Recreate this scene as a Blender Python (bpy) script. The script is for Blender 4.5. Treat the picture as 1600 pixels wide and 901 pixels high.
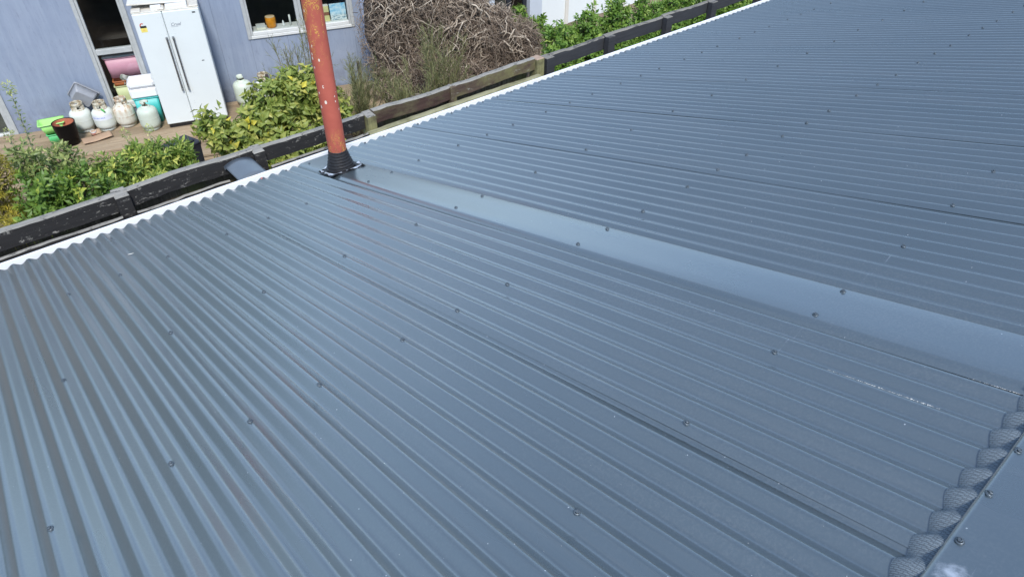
import bpy, math, random
from mathutils import Vector, Matrix, Euler, noise

# ------------------------------------------------------------------ camera, sky, sun, exposure
S = bpy.context.scene
for o in list(bpy.data.objects):
    bpy.data.objects.remove(o)
R = math.radians
cam_d = bpy.data.cameras.new('camera')
cam = bpy.data.objects.new('camera', cam_d)
S.collection.objects.link(cam)
cam.location = (0.0972, -4.0748, 2.2534)
cam.rotation_euler = (0.89319, -0.00039, -0.71447)
cam_d.sensor_width = 36.0
cam_d.lens = 36.0 * 1069.46 / 1600.0
cam_d.clip_start = 0.05
cam_d.clip_end = 2000
S.camera = cam

SUN_EL, SUN_AZ = R(50), R(206)        # azimuth measured clockwise from +Y
world = bpy.data.worlds.new('World')
S.world = world
world.use_nodes = True
wn = world.node_tree.nodes
wl_ = world.node_tree.links
wn.clear()
sky = wn.new('ShaderNodeTexSky')
sky.sky_type = 'NISHITA'
sky.sun_disc = False
sky.sun_elevation = SUN_EL
sky.sun_rotation = SUN_AZ
sky.air_density = 1.0
sky.dust_density = 0.3
sky.ozone_density = 1.3
bg = wn.new('ShaderNodeBackground')
bg.inputs['Strength'].default_value = 0.15
wo = wn.new('ShaderNodeOutputWorld')
tcw = wn.new('ShaderNodeTexCoord')
mpw = wn.new('ShaderNodeMapping'); mpw.inputs['Scale'].default_value = (1.0, 1.0, 1.8)
cln = wn.new('ShaderNodeTexNoise'); cln.inputs['Scale'].default_value = 1.7; cln.inputs['Detail'].default_value = 7; cln.inputs['Roughness'].default_value = 0.55
clr = wn.new('ShaderNodeValToRGB')
clr.color_ramp.elements[0].position = 0.46; clr.color_ramp.elements[0].color = (0.06, 0.06, 0.06, 1)
clr.color_ramp.elements[1].position = 0.80; clr.color_ramp.elements[1].color = (0.36, 0.36, 0.36, 1)
clm = wn.new('ShaderNodeMix'); clm.data_type = 'RGBA'
clm.inputs[7].default_value = (4.2, 4.9, 5.3, 1)      # sunlit cloud, in the sky's own units
wl_.new(tcw.outputs['Generated'], mpw.inputs[0]); wl_.new(mpw.outputs[0], cln.inputs['Vector'])
wl_.new(cln.outputs['Fac'], clr.inputs[0]); wl_.new(clr.outputs[0], clm.inputs[0])
wl_.new(sky.outputs[0], clm.inputs[6]); wl_.new(clm.outputs[2], bg.inputs[0])
wl_.new(bg.outputs[0], wo.inputs[0])

sun_d = bpy.data.lights.new('sun', 'SUN')
sun_d.energy = 2.1
sun_d.angle = R(10)
sun_d.color = (1.0, 0.975, 0.93)
sun = bpy.data.objects.new('sun', sun_d)
S.collection.objects.link(sun)
sv = Vector((math.sin(SUN_AZ) * math.cos(SUN_EL), math.cos(SUN_AZ) * math.cos(SUN_EL), math.sin(SUN_EL)))
sun.rotation_euler = (-sv).to_track_quat('-Z', 'Y').to_euler()
sun.location = sv * 30

S.view_settings.view_transform = 'Standard'
S.view_settings.look = 'None'
S.view_settings.gamma = 1.0
S.view_settings.use_curve_mapping = False
S.view_settings.exposure = 0.85

# ------------------------------------------------------------------ helpers
col = S.collection
PI = math.pi


class MB:
    """collects shapes of ONE part"""
    def __init__(self):
        self.v, self.f, self.r, self.sm = [], [], [], []

    def face(self, idx, r=0.0, s=False):
        self.f.append(idx); self.r.append(r); self.sm.append(s)

    def box(self, x0, x1, y0, y1, z0, z1, r=0.0, b=0.0):
        if b > 0:
            return self.bevbox(x0, x1, y0, y1, z0, z1, b, r)
        n = len(self.v)
        self.v += [(x0, y0, z0), (x1, y0, z0), (x1, y1, z0), (x0, y1, z0), (x0, y0, z1), (x1, y0, z1), (x1, y1, z1), (x0, y1, z1)]
        for q in ((0, 3, 2, 1), (4, 5, 6, 7), (0, 1, 5, 4), (1, 2, 6, 5), (2, 3, 7, 6), (3, 0, 4, 7)):
            self.face([n + i for i in q], r)

    def bevbox(self, x0, x1, y0, y1, z0, z1, b, r=0.0):
        # box whose vertical section has chamfered corners on all edges: 24 verts
        n = len(self.v)
        X, Y, Z = (x0, x1), (y0, y1), (z0, z1)
        idx = {}
        for i in (0, 1):
            for j in (0, 1):
                for k in (0, 1):
                    sx, sy, sz = (1 - 2 * i) * b, (1 - 2 * j) * b, (1 - 2 * k) * b
                    for a, p in enumerate(((X[i], Y[j] + sy, Z[k] + sz), (X[i] + sx, Y[j], Z[k] + sz), (X[i] + sx, Y[j] + sy, Z[k]))):
                        idx[(i, j, k, a)] = len(self.v)
                        self.v.append(p)
        g = lambda *t: idx[t]
        for i in (0, 1):
            q = [g(i, 0, 0, 0), g(i, 1, 0, 0), g(i, 1, 1, 0), g(i, 0, 1, 0)]
            self.face(q if i else q[::-1], r)
            q = [g(0, i, 0, 1), g(1, i, 0, 1), g(1, i, 1, 1), g(0, i, 1, 1)]
            self.face(q[::-1] if i else q, r)
            q = [g(0, 0, i, 2), g(1, 0, i, 2), g(1, 1, i, 2), g(0, 1, i, 2)]
            self.face(q if i else q[::-1], r)
        for i in (0, 1):
            for j in (0, 1):
                self.face([g(i, j, 0, 0), g(i, j, 0, 1), g(i, j, 1, 1), g(i, j, 1, 0)], r)
                self.face([g(i, 0, j, 0), g(i, 0, j, 2), g(i, 1, j, 2), g(i, 1, j, 0)], r)
                self.face([g(0, i, j, 1), g(0, i, j, 2), g(1, i, j, 2), g(1, i, j, 1)], r)
                for k in (0, 1):
                    self.face([g(i, j, k, 0), g(i, j, k, 1), g(i, j, k, 2)], r)

    def lathe(self, prof, n=24, c=(0, 0, 0), smooth=True, r=0.0, a0=0.0, a1=2 * PI, mat=None, cap=False):
        full = abs(a1 - a0 - 2 * PI) < 1e-6
        m = n if full else n + 1
        base = len(self.v)
        for (rad, z) in prof:
            for i in range(m):
                a = a0 + (a1 - a0) * i / n
                p = Vector((c[0] + rad * math.cos(a), c[1] + rad * math.sin(a), c[2] + z))
                if mat: p = mat @ p
                self.v.append(tuple(p))
        for j in range(len(prof) - 1):
            for i in range(n):
                i2 = (i + 1) % m
                self.face([base + j * m + i, base + j * m + i2, base + (j + 1) * m + i2, base + (j + 1) * m + i], r, smooth)
        if cap and full:
            self.face([base + i for i in range(m)][::-1], r)
            self.face([base + (len(prof) - 1) * m + i for i in range(m)], r)

    def tube(self, pts, rad, n=6, r=0.0, smooth=True, caps=True):
        base = len(self.v)
        k = len(pts)
        pts = [Vector(p) for p in pts]
        for i, p in enumerate(pts):
            t = (pts[min(i + 1, k - 1)] - pts[max(i - 1, 0)])
            if t.length < 1e-9: t = Vector((0, 0, 1))
            t.normalize()
            u = t.cross(Vector((0.13, 0.31, 0.94)))
            if u.length < 1e-3: u = t.cross(Vector((1, 0, 0)))
            u.normalize()
            w = t.cross(u)
            rr = rad[i] if isinstance(rad, (list, tuple)) else rad
            for j in range(n):
                a = 2 * PI * j / n
                self.v.append(tuple(p + u * (rr * math.cos(a)) + w * (rr * math.sin(a))))
        for i in range(k - 1):
            for j in range(n):
                j2 = (j + 1) % n
                self.face([base + i * n + j, base + i * n + j2, base + (i + 1) * n + j2, base + (i + 1) * n + j], r, smooth)
        if caps:
            self.face([base + j for j in range(n)][::-1], r)
            self.face([base + (k - 1) * n + j for j in range(n)], r)

    def grid(self, fn, nu, nv, r=0.0, smooth=True):
        b = len(self.v)
        for i in range(nu + 1):
            for j in range(nv + 1):
                self.v.append(tuple(fn(i / nu, j / nv)))
        for i in range(nu):
            for j in range(nv):
                self.face([b + i * (nv + 1) + j, b + (i + 1) * (nv + 1) + j, b + (i + 1) * (nv + 1) + j + 1, b + i * (nv + 1) + j + 1], r, smooth)

    def leaf(self, p, d, nrm, L, W, r, bend=0.25):
        """a folded pointed leaf: base p, direction d, normal nrm"""
        s = d.cross(nrm)
        if s.length < 1e-4: return
        s.normalize()
        b = len(self.v)
        m = p + d * (L * 0.5) - nrm * (W * 0.12)
        t = p + d * L - nrm * (L * bend)
        self.v += [tuple(p), tuple(m + s * (W * 0.5) + nrm * (W * 0.2)), tuple(t), tuple(m - s * (W * 0.5) + nrm * (W * 0.2)), tuple(m)]
        self.face([b, b + 1, b + 4], r); self.face([b + 1, b + 2, b + 4], r)
        self.face([b + 4, b + 2, b + 3], r); self.face([b, b + 4, b + 3], r)

    def build(self, name, mat, parent=None, inv=None):
        me = bpy.data.meshes.new(name)
        me.from_pydata(self.v, [], self.f)
        me.polygons.foreach_set('use_smooth', self.sm)
        at = me.attributes.new('rnd', 'FLOAT', 'FACE')
        at.data.foreach_set('value', self.r)
        me.update()
        if mat: me.materials.append(mat)
        o = bpy.data.objects.new(name, me)
        col.objects.link(o)
        if parent is not None:
            o.parent = parent
            if inv is not None: o.matrix_parent_inverse = inv
        return o


def tag(o, label=None, cat=None, group=None, kind=None):
    if label: o['label'] = label
    if cat: o['category'] = cat
    if group: o['group'] = group
    if kind: o['kind'] = kind
    return o


def thing(name, label, cat, loc=(0, 0, 0), rz=0.0, group=None, tilt=(0, 0)):
    o = bpy.data.objects.new(name, None)
    col.objects.link(o)
    o.empty_display_size = 0.1
    o.location = loc
    o.rotation_euler = (tilt[0], tilt[1], rz)
    return tag(o, label, cat, group)


def copy_tree(o, parent=None):
    c = o.copy(); col.objects.link(c)
    c.parent = parent
    for ch in list(o.children): copy_tree(ch, c)
    return c


# ------------------------------------------------------------------ materials
def newmat(name):
    m = bpy.data.materials.new(name)
    m.use_nodes = True
    nt = m.node_tree
    return m, nt, nt.nodes['Principled BSDF']


def nd(nt, t, **kw):
    n = nt.nodes.new(t)
    for k, v in kw.items():
        if k in n.inputs.keys(): n.inputs[k].default_value = v
        else: setattr(n, k, v)
    return n


def coords(nt, scale=(1, 1, 1), kind='Object'):
    tc = nd(nt, 'ShaderNodeTexCoord')
    mp = nd(nt, 'ShaderNodeMapping')
    mp.inputs['Scale'].default_value = scale
    nt.links.new(tc.outputs[kind], mp.inputs[0])
    return mp.outputs[0]


def ramp(nt, fac, stops, interp='LINEAR'):
    r = nd(nt, 'ShaderNodeValToRGB')
    r.color_ramp.interpolation = interp
    e = r.color_ramp.elements
    while len(e) < len(stops): e.new(0.5)
    for el, (p, c) in zip(e, stops):
        el.position = p
        el.color = (c[0], c[1], c[2], 1) if not isinstance(c, float) else (c, c, c, 1)
    nt.links.new(fac, r.inputs[0])
    return r.outputs[0]


def noisetex(nt, vec, scale, detail=4, rough=0.6, dist=0.0):
    n = nd(nt, 'ShaderNodeTexNoise')
    n.inputs['Scale'].default_value = scale
    n.inputs['Detail'].default_value = detail
    n.inputs['Roughness'].default_value = rough
    n.inputs['Distortion'].default_value = dist
    if vec is not None: nt.links.new(vec, n.inputs['Vector'])
    return n.outputs['Fac']


def mixc(nt, fac, a, b):
    m = nd(nt, 'ShaderNodeMix', data_type='RGBA')
    for s, v in ((6, a), (7, b)):
        if isinstance(v, tuple): m.inputs[s].default_value = (*v, 1)
        else: nt.links.new(v, m.inputs[s])
    if isinstance(fac, float): m.inputs[0].default_value = fac
    else: nt.links.new(fac, m.inputs[0])
    return m.outputs[2]


def mth(nt, op, a, b=None, clamp=False):
    m = nd(nt, 'ShaderNodeMath', operation=op)
    m.use_clamp = clamp
    for i, v in enumerate((a, b)):
        if v is None: continue
        if isinstance(v, (int, float)): m.inputs[i].default_value = v
        else: nt.links.new(v, m.inputs[i])
    return m.outputs[0]


def bump(nt, bs, h, strength=0.3, dist=0.01):
    b = nd(nt, 'ShaderNodeBump')
    b.inputs['Strength'].default_value = strength
    b.inputs['Distance'].default_value = dist
    nt.links.new(h, b.inputs['Height'])
    nt.links.new(b.outputs[0], bs.inputs['Normal'])


def plain(name, c, rough=0.5, metal=0.0, var=0.12, scale=8.0, bumpk=0.0, spec=0.5, vec_scale=(1, 1, 1), dirt=None, dirt_at=(0.55, 0.75)):
    """a painted / moulded surface with mild blotching and optional dirt"""
    m, nt, bs = newmat(name)
    v = coords(nt, vec_scale)
    f = noisetex(nt, v, scale, 6, 0.65)
    lo = tuple(x * (1 - var) for x in c); hi = tuple(min(1, x * (1 + var)) for x in c)
    cc = ramp(nt, f, [(0.3, lo), (0.7, hi)])
    if dirt:
        f2 = noisetex(nt, v, scale * 0.6, 8, 0.75, 0.4)
        cc = mixc(nt, ramp(nt, f2, [(dirt_at[0], 0.0), (dirt_at[1], 1.0)]), cc, dirt)
    nt.links.new(cc, bs.inputs['Base Color'])
    bs.inputs['Roughness'].default_value = rough
    bs.inputs['Metallic'].default_value = metal
    bs.inputs['Specular IOR Level'].default_value = spec
    if bumpk: bump(nt, bs, noisetex(nt, v, scale * 4, 6, 0.7), bumpk, 0.01)
    return m


def roof_material():
    m, nt, bs = newmat('slate_blue_roof_paint')
    v = coords(nt)
    f = noisetex(nt, coords(nt, (1, 0.35, 1)), 2.2, 5, 0.6)
    base = ramp(nt, f, [(0.3, (0.054, 0.074, 0.084)), (0.7, (0.063, 0.085, 0.096))])
    # fine dust
    d = noisetex(nt, v, 160, 3, 0.7)
    dl = noisetex(nt, coords(nt, (3, 0.6, 1)), 1.7, 4, 0.6)
    dm = mth(nt, 'MULTIPLY', ramp(nt, d, [(0.45, 0.0), (0.75, 1.0)]), ramp(nt, dl, [(0.35, 0.0), (0.7, 0.35)]))
    base = mixc(nt, dm, base, (0.21, 0.215, 0.21))
    # pale specks of swarf and grit
    vo = nd(nt, 'ShaderNodeTexVoronoi', feature='F1')
    vo.inputs['Scale'].default_value = 34
    vo.inputs['Randomness'].default_value = 1.0
    nt.links.new(v, vo.inputs['Vector'])
    sep = nd(nt, 'ShaderNodeSeparateColor')
    nt.links.new(vo.outputs['Color'], sep.inputs[0])
    sp = mth(nt, 'MULTIPLY', mth(nt, 'LESS_THAN', vo.outputs['Distance'], 0.055), mth(nt, 'GREATER_THAN', sep.outputs[0], 0.86))
    base = mixc(nt, sp, base, (0.42, 0.44, 0.45))
    # chalk line the roofer snapped across the purlin
    xyz = nd(nt, 'ShaderNodeSeparateXYZ')
    nt.links.new(v, xyz.inputs[0])
    ln = mth(nt, 'LESS_THAN', mth(nt, 'ABSOLUTE', mth(nt, 'ADD', xyz.outputs[1], 3.522)), 0.0016)
    a = mth(nt, 'MULTIPLY', mth(nt, 'GREATER_THAN', xyz.outputs[0], 1.515), mth(nt, 'LESS_THAN', xyz.outputs[0], 1.69))
    b = mth(nt, 'MULTIPLY', mth(nt, 'GREATER_THAN', xyz.outputs[0], 1.96), mth(nt, 'LESS_THAN', xyz.outputs[0], 2.215))
    ln = mth(nt, 'MULTIPLY', ln, mth(nt, 'ADD', a, b))
    ln = mth(nt, 'MULTIPLY', ln, ramp(nt, noisetex(nt, v, 45, 4, 0.7), [(0.45, 0.0), (0.7, 0.35)]))
    base = mixc(nt, ln, base, (0.42, 0.46, 0.52))
    oi = nd(nt, 'ShaderNodeObjectInfo')
    base = mixc(nt, mth(nt, 'MULTIPLY', oi.outputs['Random'], 0.10), base, (0.14, 0.16, 0.175))
    wr = noisetex(nt, coords(nt, (22, 0.5, 1)), 1.3, 6, 0.7)      # faint water runs down the slope
    base = mixc(nt, ramp(nt, wr, [(0.55, 0.0), (0.75, 0.16)]), base, (0.17, 0.18, 0.175))
    nt.links.new(base, bs.inputs['Base Color'])
    rg = ramp(nt, dl, [(0.3, 0.26), (0.75, 0.33)])
    nt.links.new(rg, bs.inputs['Roughness'])
    bs.inputs['Specular IOR Level'].default_value = 1.0
    bs.inputs['Coat Weight'].default_value = 1.0
    bs.inputs['Coat IOR'].default_value = 1.9
    bs.inputs['Coat Roughness'].default_value = 0.24
    bump(nt, bs, noisetex(nt, coords(nt, (1, 0.3, 1)), 9, 3, 0.5), 0.06, 0.004)
    return m


def leafmat(name, stops, trans=0.35, rough=0.45):
    m, nt, bs = newmat(name)
    at = nd(nt, 'ShaderNodeAttribute', attribute_name='rnd')
    f = noisetex(nt, coords(nt), 60, 3, 0.6)
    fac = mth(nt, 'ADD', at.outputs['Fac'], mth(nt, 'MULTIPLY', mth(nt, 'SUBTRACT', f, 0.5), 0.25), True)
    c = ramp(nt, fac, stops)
    nt.links.new(c, bs.inputs['Base Color'])
    bs.inputs['Roughness'].default_value = rough
    tr = nd(nt, 'ShaderNodeBsdfTranslucent')
    nt.links.new(c, tr.inputs[0])
    mx = nd(nt, 'ShaderNodeMixShader')
    mx.inputs[0].default_value = trans
    out = nt.nodes['Material Output']
    nt.links.new(bs.outputs[0], mx.inputs[1])
    nt.links.new(tr.outputs[0], mx.inputs[2])
    nt.links.new(mx.outputs[0], out.inputs[0])
    return m


def woodmat(name, c0, c1, scale=(1, 14, 14), rough=0.8, peel=None, peel_rng=(0.55, 0.6), moss=None, moss_rng=(0.5, 0.65), bk=0.5, pscale=9.0):
    m, nt, bs = newmat(name)
    v = coords(nt, scale)
    f = noisetex(nt, v, 3.0, 8, 0.7, 0.6)
    c = ramp(nt, f, [(0.3, c0), (0.7, c1)])
    at = nd(nt, 'ShaderNodeAttribute', attribute_name='rnd')
    c = mixc(nt, mth(nt, 'MULTIPLY', at.outputs['Fac'], 0.5), c, tuple(x * 0.55 for x in c0))
    if moss:
        c = mixc(nt, ramp(nt, noisetex(nt, coords(nt, (1.0, 1.0, 1.6)), 3.2, 8, 0.7), [(moss_rng[0], 0.0), (moss_rng[1], 0.9)]), c, moss)
    if peel:
        pv = coords(nt, (0.45, 1, 1))
        p = noisetex(nt, pv, pscale, 10, 0.78, 0.3)
        c = mixc(nt, ramp(nt, p, [(peel_rng[0], 0.0), (peel_rng[1], 1.0)]), c, peel)
    nt.links.new(c, bs.inputs['Base Color'])
    bs.inputs['Roughness'].default_value = rough
    bs.inputs['Specular IOR Level'].default_value = 0.3
    bump(nt, bs, f, bk, 0.006)
    return m


M = {}
M['roof'] = roof_material()
M['screw'] = plain('screw_head_paint', (0.10, 0.122, 0.14), 0.35, 0.3, 0.1, 300)
M['washer'] = plain('screw_washer_rubber', (0.03, 0.035, 0.04), 0.6)
M['white'] = plain('white_gutter_paint', (0.80, 0.80, 0.79), 0.45, 0, 0.04, 5, dirt=(0.55, 0.52, 0.47), dirt_at=(0.62, 0.85))
M['boot'] = plain('black_rubber', (0.022, 0.022, 0.024), 0.5, 0, 0.3, 30)
M['alu'] = plain('soft_aluminium_edge', (0.75, 0.76, 0.78), 0.35, 0.6, 0.15, 60)
M['cladding'] = plain('shed_wall_paint', (0.45, 0.46, 0.46), 0.7)
M['soil'] = plain('bare_soil_and_litter', (0.19, 0.145, 0.10), 0.95, 0, 0.45, 3.0, 0.8, 0.2, dirt=(0.10, 0.085, 0.05))
M['blk_metal'] = plain('dark_blue_grey_sheet_metal', (0.12, 0.14, 0.16), 0.32, 0, 0.08, 6)


def pipe_material():
    m, nt, bs = newmat('red_oxide_pipe_paint')
    v = coords(nt)
    c = ramp(nt, noisetex(nt, v, 9, 6, 0.6), [(0.3, (0.36, 0.078, 0.050)), (0.7, (0.45, 0.105, 0.068))])
    z = nd(nt, 'ShaderNodeSeparateXYZ'); nt.links.new(v, z.inputs[0])
    # flaking down to white primer
    vo = nd(nt, 'ShaderNodeTexVoronoi'); vo.inputs['Scale'].default_value = 55
    nt.links.new(coords(nt, (1, 1, 0.55)), vo.inputs['Vector'])
    s = nd(nt, 'ShaderNodeSeparateColor'); nt.links.new(vo.outputs['Color'], s.inputs[0])
    big = noisetex(nt, v, 7, 3, 0.6)
    chips = mth(nt, 'MULTIPLY', mth(nt, 'LESS_THAN', vo.outputs['Distance'], mth(nt, 'MULTIPLY', s.outputs[1], 0.42)), mth(nt, 'GREATER_THAN', mth(nt, 'ADD', mth(nt, 'MULTIPLY', s.outputs[0], 0.6), big), 1.03))
    c = mixc(nt, chips, c, (0.72, 0.62, 0.52))
    # rusty, lichen-spotted stretches: near the boot and near the top
    lo = ramp(nt, z.outputs[2], [(0.14, 1.0), (0.30, 0.0)])
    rust = ramp(nt, noisetex(nt, v, 60, 8, 0.75), [(0.50, 0.0), (0.60, 0.8)])
    c = mixc(nt, mth(nt, 'MULTIPLY', rust, lo), c, (0.16, 0.085, 0.035))
    hi = ramp(nt, z.outputs[2], [(0.62, 0.0), (0.95, 1.0)])
    sx = mth(nt, 'LESS_THAN', z.outputs[0], 0.02)
    li = noisetex(nt, v, 150, 6, 0.7)
    lich = mth(nt, 'MULTIPLY', ramp(nt, li, [(0.52, 0.0), (0.56, 1.0)]), ramp(nt, noisetex(nt, coords(nt, (1, 1, 0.35)), 22, 3, 0.6), [(0.48, 0.0), (0.6, 1.0)]))
    lich = mth(nt, 'MULTIPLY', lich, mth(nt, 'ADD', mth(nt, 'MULTIPLY', hi, sx), lo, True))
    c = mixc(nt, lich, c, (0.62, 0.42, 0.06))
    nt.links.new(c, bs.inputs['Base Color'])
    bs.inputs['Roughness'].default_value = 0.6
    bump(nt, bs, mth(nt, 'ADD', mth(nt, 'MULTIPLY', chips, -0.5), mth(nt, 'MULTIPLY', rust, 0.3)), 0.25, 0.003)
    return m


M['pipe'] = pipe_material()

# ------------------------------------------------------------------ ground
GZ = -2.85
g = MB()
NG = 60
def gfn(a, b):
    x = -400 + 800 * a; y = -400 + 800 * b
    return (x, y, GZ)
g.grid(gfn, 8, 8, smooth=False)
tag(g.build('ground', M['soil']), kind='structure', label='bare brown soil beside the house')

# unseen wooded ridge all round, added for dark bands in the roof reflections
M['hill'] = plain('added_hillside', (0.060, 0.078, 0.062), 0.95, 0, 0.5, 0.08, 0.0, 0.1, dirt=(0.10, 0.115, 0.085))
hl = MB()
def hfn(a, b):
    an = 2 * PI * a
    d = Vector((math.cos(an), math.sin(an), 0))
    n_ = noise.noise(Vector((d.x * 2.2, d.y * 2.2, 0.3))) + 0.45 * noise.noise(Vector((d.x * 6, d.y * 6, 1.7))) + 0.2 * noise.noise(Vector((d.x * 19, d.y * 19, 2.7)))
    h = 46 + 14 * n_ + 12 * math.cos(an - R(128)) - 22 * math.exp(-((an - R(62)) / R(24)) ** 2)
    rad = 180 + 190 * b
    z = GZ - 0.5 + h * (math.sin(min(1, b * 1.25) * PI / 2) ** 1.6) + (1.5 * noise.noise(Vector((d.x * rad * .06, d.y * rad * .06, b * 5))) if b > 0 else 0)
    return (d.x * rad, d.y * rad, z)
hl.grid(hfn, 144, 12)
tag(hl.build('reflection_hills', M['hill']), kind='structure', label='unseen low wooded ridge added for dark roof reflections')

# ------------------------------------------------------------------ near building and its roof
PITCH = 0.0762           # corrugation pitch
TH = 0.26128             # roof slope
CT, ST = math.cos(TH), math.sin(TH)
DEPTH = 0.0175
U_RIDGE = 4.42


def roof(x, u, h=0.0):
    """a point on the near slope: x along the eave, u up the slope, h above the crest plane"""
    return (x, -u * CT + h * ST, u * ST + h * CT)


bld = thing('corrugated_roof_building', 'low building with slate blue corrugated metal roof in the foreground', 'building', (3.0, -4.3, GZ))
BINV = Matrix.Translation(-Vector(bld.location))
YR, ZR = -U_RIDGE * CT, U_RIDGE * ST


def corr(k):
    # straight flanks, rounded crests and valleys
    t = abs((k + 0.5) % 1.0 - 0.5)
    a = 0.115
    sl = DEPTH / (0.5 - a)
    if t < a: return -sl * t * t / (2 * a)
    if t < 0.5 - a: return -sl * (t - a / 2)
    return -DEPTH + sl * (0.5 - t) ** 2 / (2 * a)


def sheet_mesh(k0, back=False, u0=0.0, u1=4.33):
    mb = MB()
    ka, kb = k0 - 0.36, k0 + 10.22
    nk = int((kb - ka) * 24)
    nu = 18
    rr = random.Random(k0)
    ph = [rr.uniform(0, 6.28) for _ in range(6)]

    def fn(a, b):
        k = ka + (kb - ka) * a
        u = u0 + (u1 - u0) * b
        lift = 0.0024 * max(0.0, 1 - (k - ka) / 0.85)
        h = corr(k) + lift
        h += 0.0006 * math.sin(u * 2.3 + ph[0] + k * 0.35) + 0.0004 * math.sin(u * 5.1 + ph[1] - k * 0.8)
        dx = 0.0012 * math.sin(u * 1.7 + ph[2] + k * 0.2)
        x = k * PITCH + dx
        if not back: return roof(x, u, h)
        p = roof(x, u, h)
        return (p[0], 2 * YR - p[1], p[2])
    if back:
        mb.grid(lambda a, b: fn(1 - a, b), nk, nu)
    else:
        mb.grid(fn, nk, nu)
    return mb


# a hexagon-headed roofing screw, axis +Z
def screw_mesh():
    mb = MB()
    mb.lathe([(0.0105, -0.002), (0.0108, 0.0), (0.0104, 0.0012)], 12)
    mb.lathe([(0.0098, 0.001), (0.0096, 0.0022), (0.0066, 0.0034), (0.0066, 0.0034)], 12)
    mb.lathe([(0.0058, 0.003), (0.0058, 0.0078), (0.0050, 0.0086), (0.0038, 0.0086), (0.0034, 0.0072), (0.0, 0.0070)], 6, smooth=False)
    me_o = mb.build('roofing_screw', M['screw'])
    me = me_o.data
    bpy.data.objects.remove(me_o)
    return me


SCREW = screw_mesh()
rs = random.Random(5)


def put_screw(parent, x, u, h=0.0, inv=None):
    o = bpy.data.objects.new('roofing_screw', SCREW)
    col.objects.link(o)
    o.parent = parent
    o.location = roof(x + rs.uniform(-0.002, 0.002), u + rs.uniform(-0.006, 0.006), h + 0.0012)
    o.scale = (0.8, 0.8, 0.8)
    o.rotation_euler = (-TH + rs.uniform(-0.05, 0.05), rs.uniform(-0.06, 0.06), rs.uniform(0, 6))
    return o


ROWS = {0.055: (1, 3, 5, 7, 9), 0.89: (2, 5, 8), 1.805: (0, 5), 2.666: (2, 5, 8), 3.645: (0, 5)}
for j in range(-3, 11):
    k0 = 10 * j + 5
    sh = sheet_mesh(k0).build('roof_sheet', M['roof'], bld, BINV)
    for u, ks in ROWS.items():
        for kk in ks:
            k = 10 * j + kk + (10 if kk < 5 else 0)
            if 22 <= k <= 26: continue
            if k < -4 or k > 96: continue
            put_screw(sh, k * PITCH, u, 0.002 if k % 10 == 5 else 0.0004)
for j in range(-3, 11):
    sheet_mesh(10 * j + 5, back=True, u0=1.5).build('roof_sheet', M['roof'], bld, BINV)

# flat tray flashing from the pipe up to the ridge
KF0, KF1 = 22.33, 25.62
tr = MB()
prof = [(KF0, -0.0119), (KF0 + 0.03, -0.0092), (KF0 + 0.36, 0.0030), (KF0 + 0.42, 0.0036), (23.4, 0.0036), (24.0, 0.0034), (24.6, 0.0036), (25.30, 0.0038), (25.36, 0.0032), (KF1 - 0.06, -0.0090), (KF1, -0.0150)]
def trf(a, b):
    i = a * (len(prof) - 1); i0 = min(int(i), len(prof) - 2); t = i - i0
    k = prof[i0][0] * (1 - t) + prof[i0 + 1][0] * t
    h = prof[i0][1] * (1 - t) + prof[i0 + 1][1] * t
    u = 0.012 + 4.30 * b
    if 22.9 < k < 25.2:
        h += 0.0010 * math.sin(u * 1.9 + 0.6) * math.sin((k - 22.9) / 2.3 * PI) + 0.0004 * math.sin(u * 6.1)
    return roof(k * PITCH, u, h)
tr.grid(trf, len(prof) - 1, 40)
tro = tr.build('tray_flashing', M['roof'], bld, BINV)
tag(tro, 'flat pan of the same blue paint running up from the pipe')
for u in (0.10, 0.93, 1.812, 2.666, 3.645):
    for k in (22.98, 25.12):
        if u < 0.5 and k > 24: continue
        put_screw(tro, k * PITCH, u, 0.0036)

# pleated edging that follows the corrugations under the ridge cap
ed = MB()
E0, E1 = 4.178, 4.258
XA, XB = -0.35, 3.6
NE = int((XB - XA) / PITCH * 48)
def edf(a, b):
    x = XA + (XB - XA) * a
    k = x / PITCH
    t = b
    onpan = 1.0 if 22.4 < k < 25.5 else 0.0
    base = corr(k) * (1 - onpan) + 0.0035 * onpan
    h_low = base + 0.003
    h_top = 0.0125 + 0.62 * corr(k) * (1 - onpan)
    s = min(1, t / 0.12)
    h = (h_low) * (1 - t ** 0.8) + h_top * t ** 0.8 + 0.0045 * math.sin(min(1, t * 1.3) * PI) + 0.0016 * s
    rown = int(t * 5)
    pl = math.sin(2 * PI * x / 0.0062 + (rown % 2) * PI * 0.9)
    h += 0.00115 * pl * min(1, 4 * t)
    u = E0 + (E1 - E0) * t + 0.003 * math.sin(k * 2.1) + -0.0045 * math.cos(2 * PI * (k + 0.12)) * (1 - t) * (1 - onpan)
    return roof(x, u, h)
ed.grid(edf, NE, 15)


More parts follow.
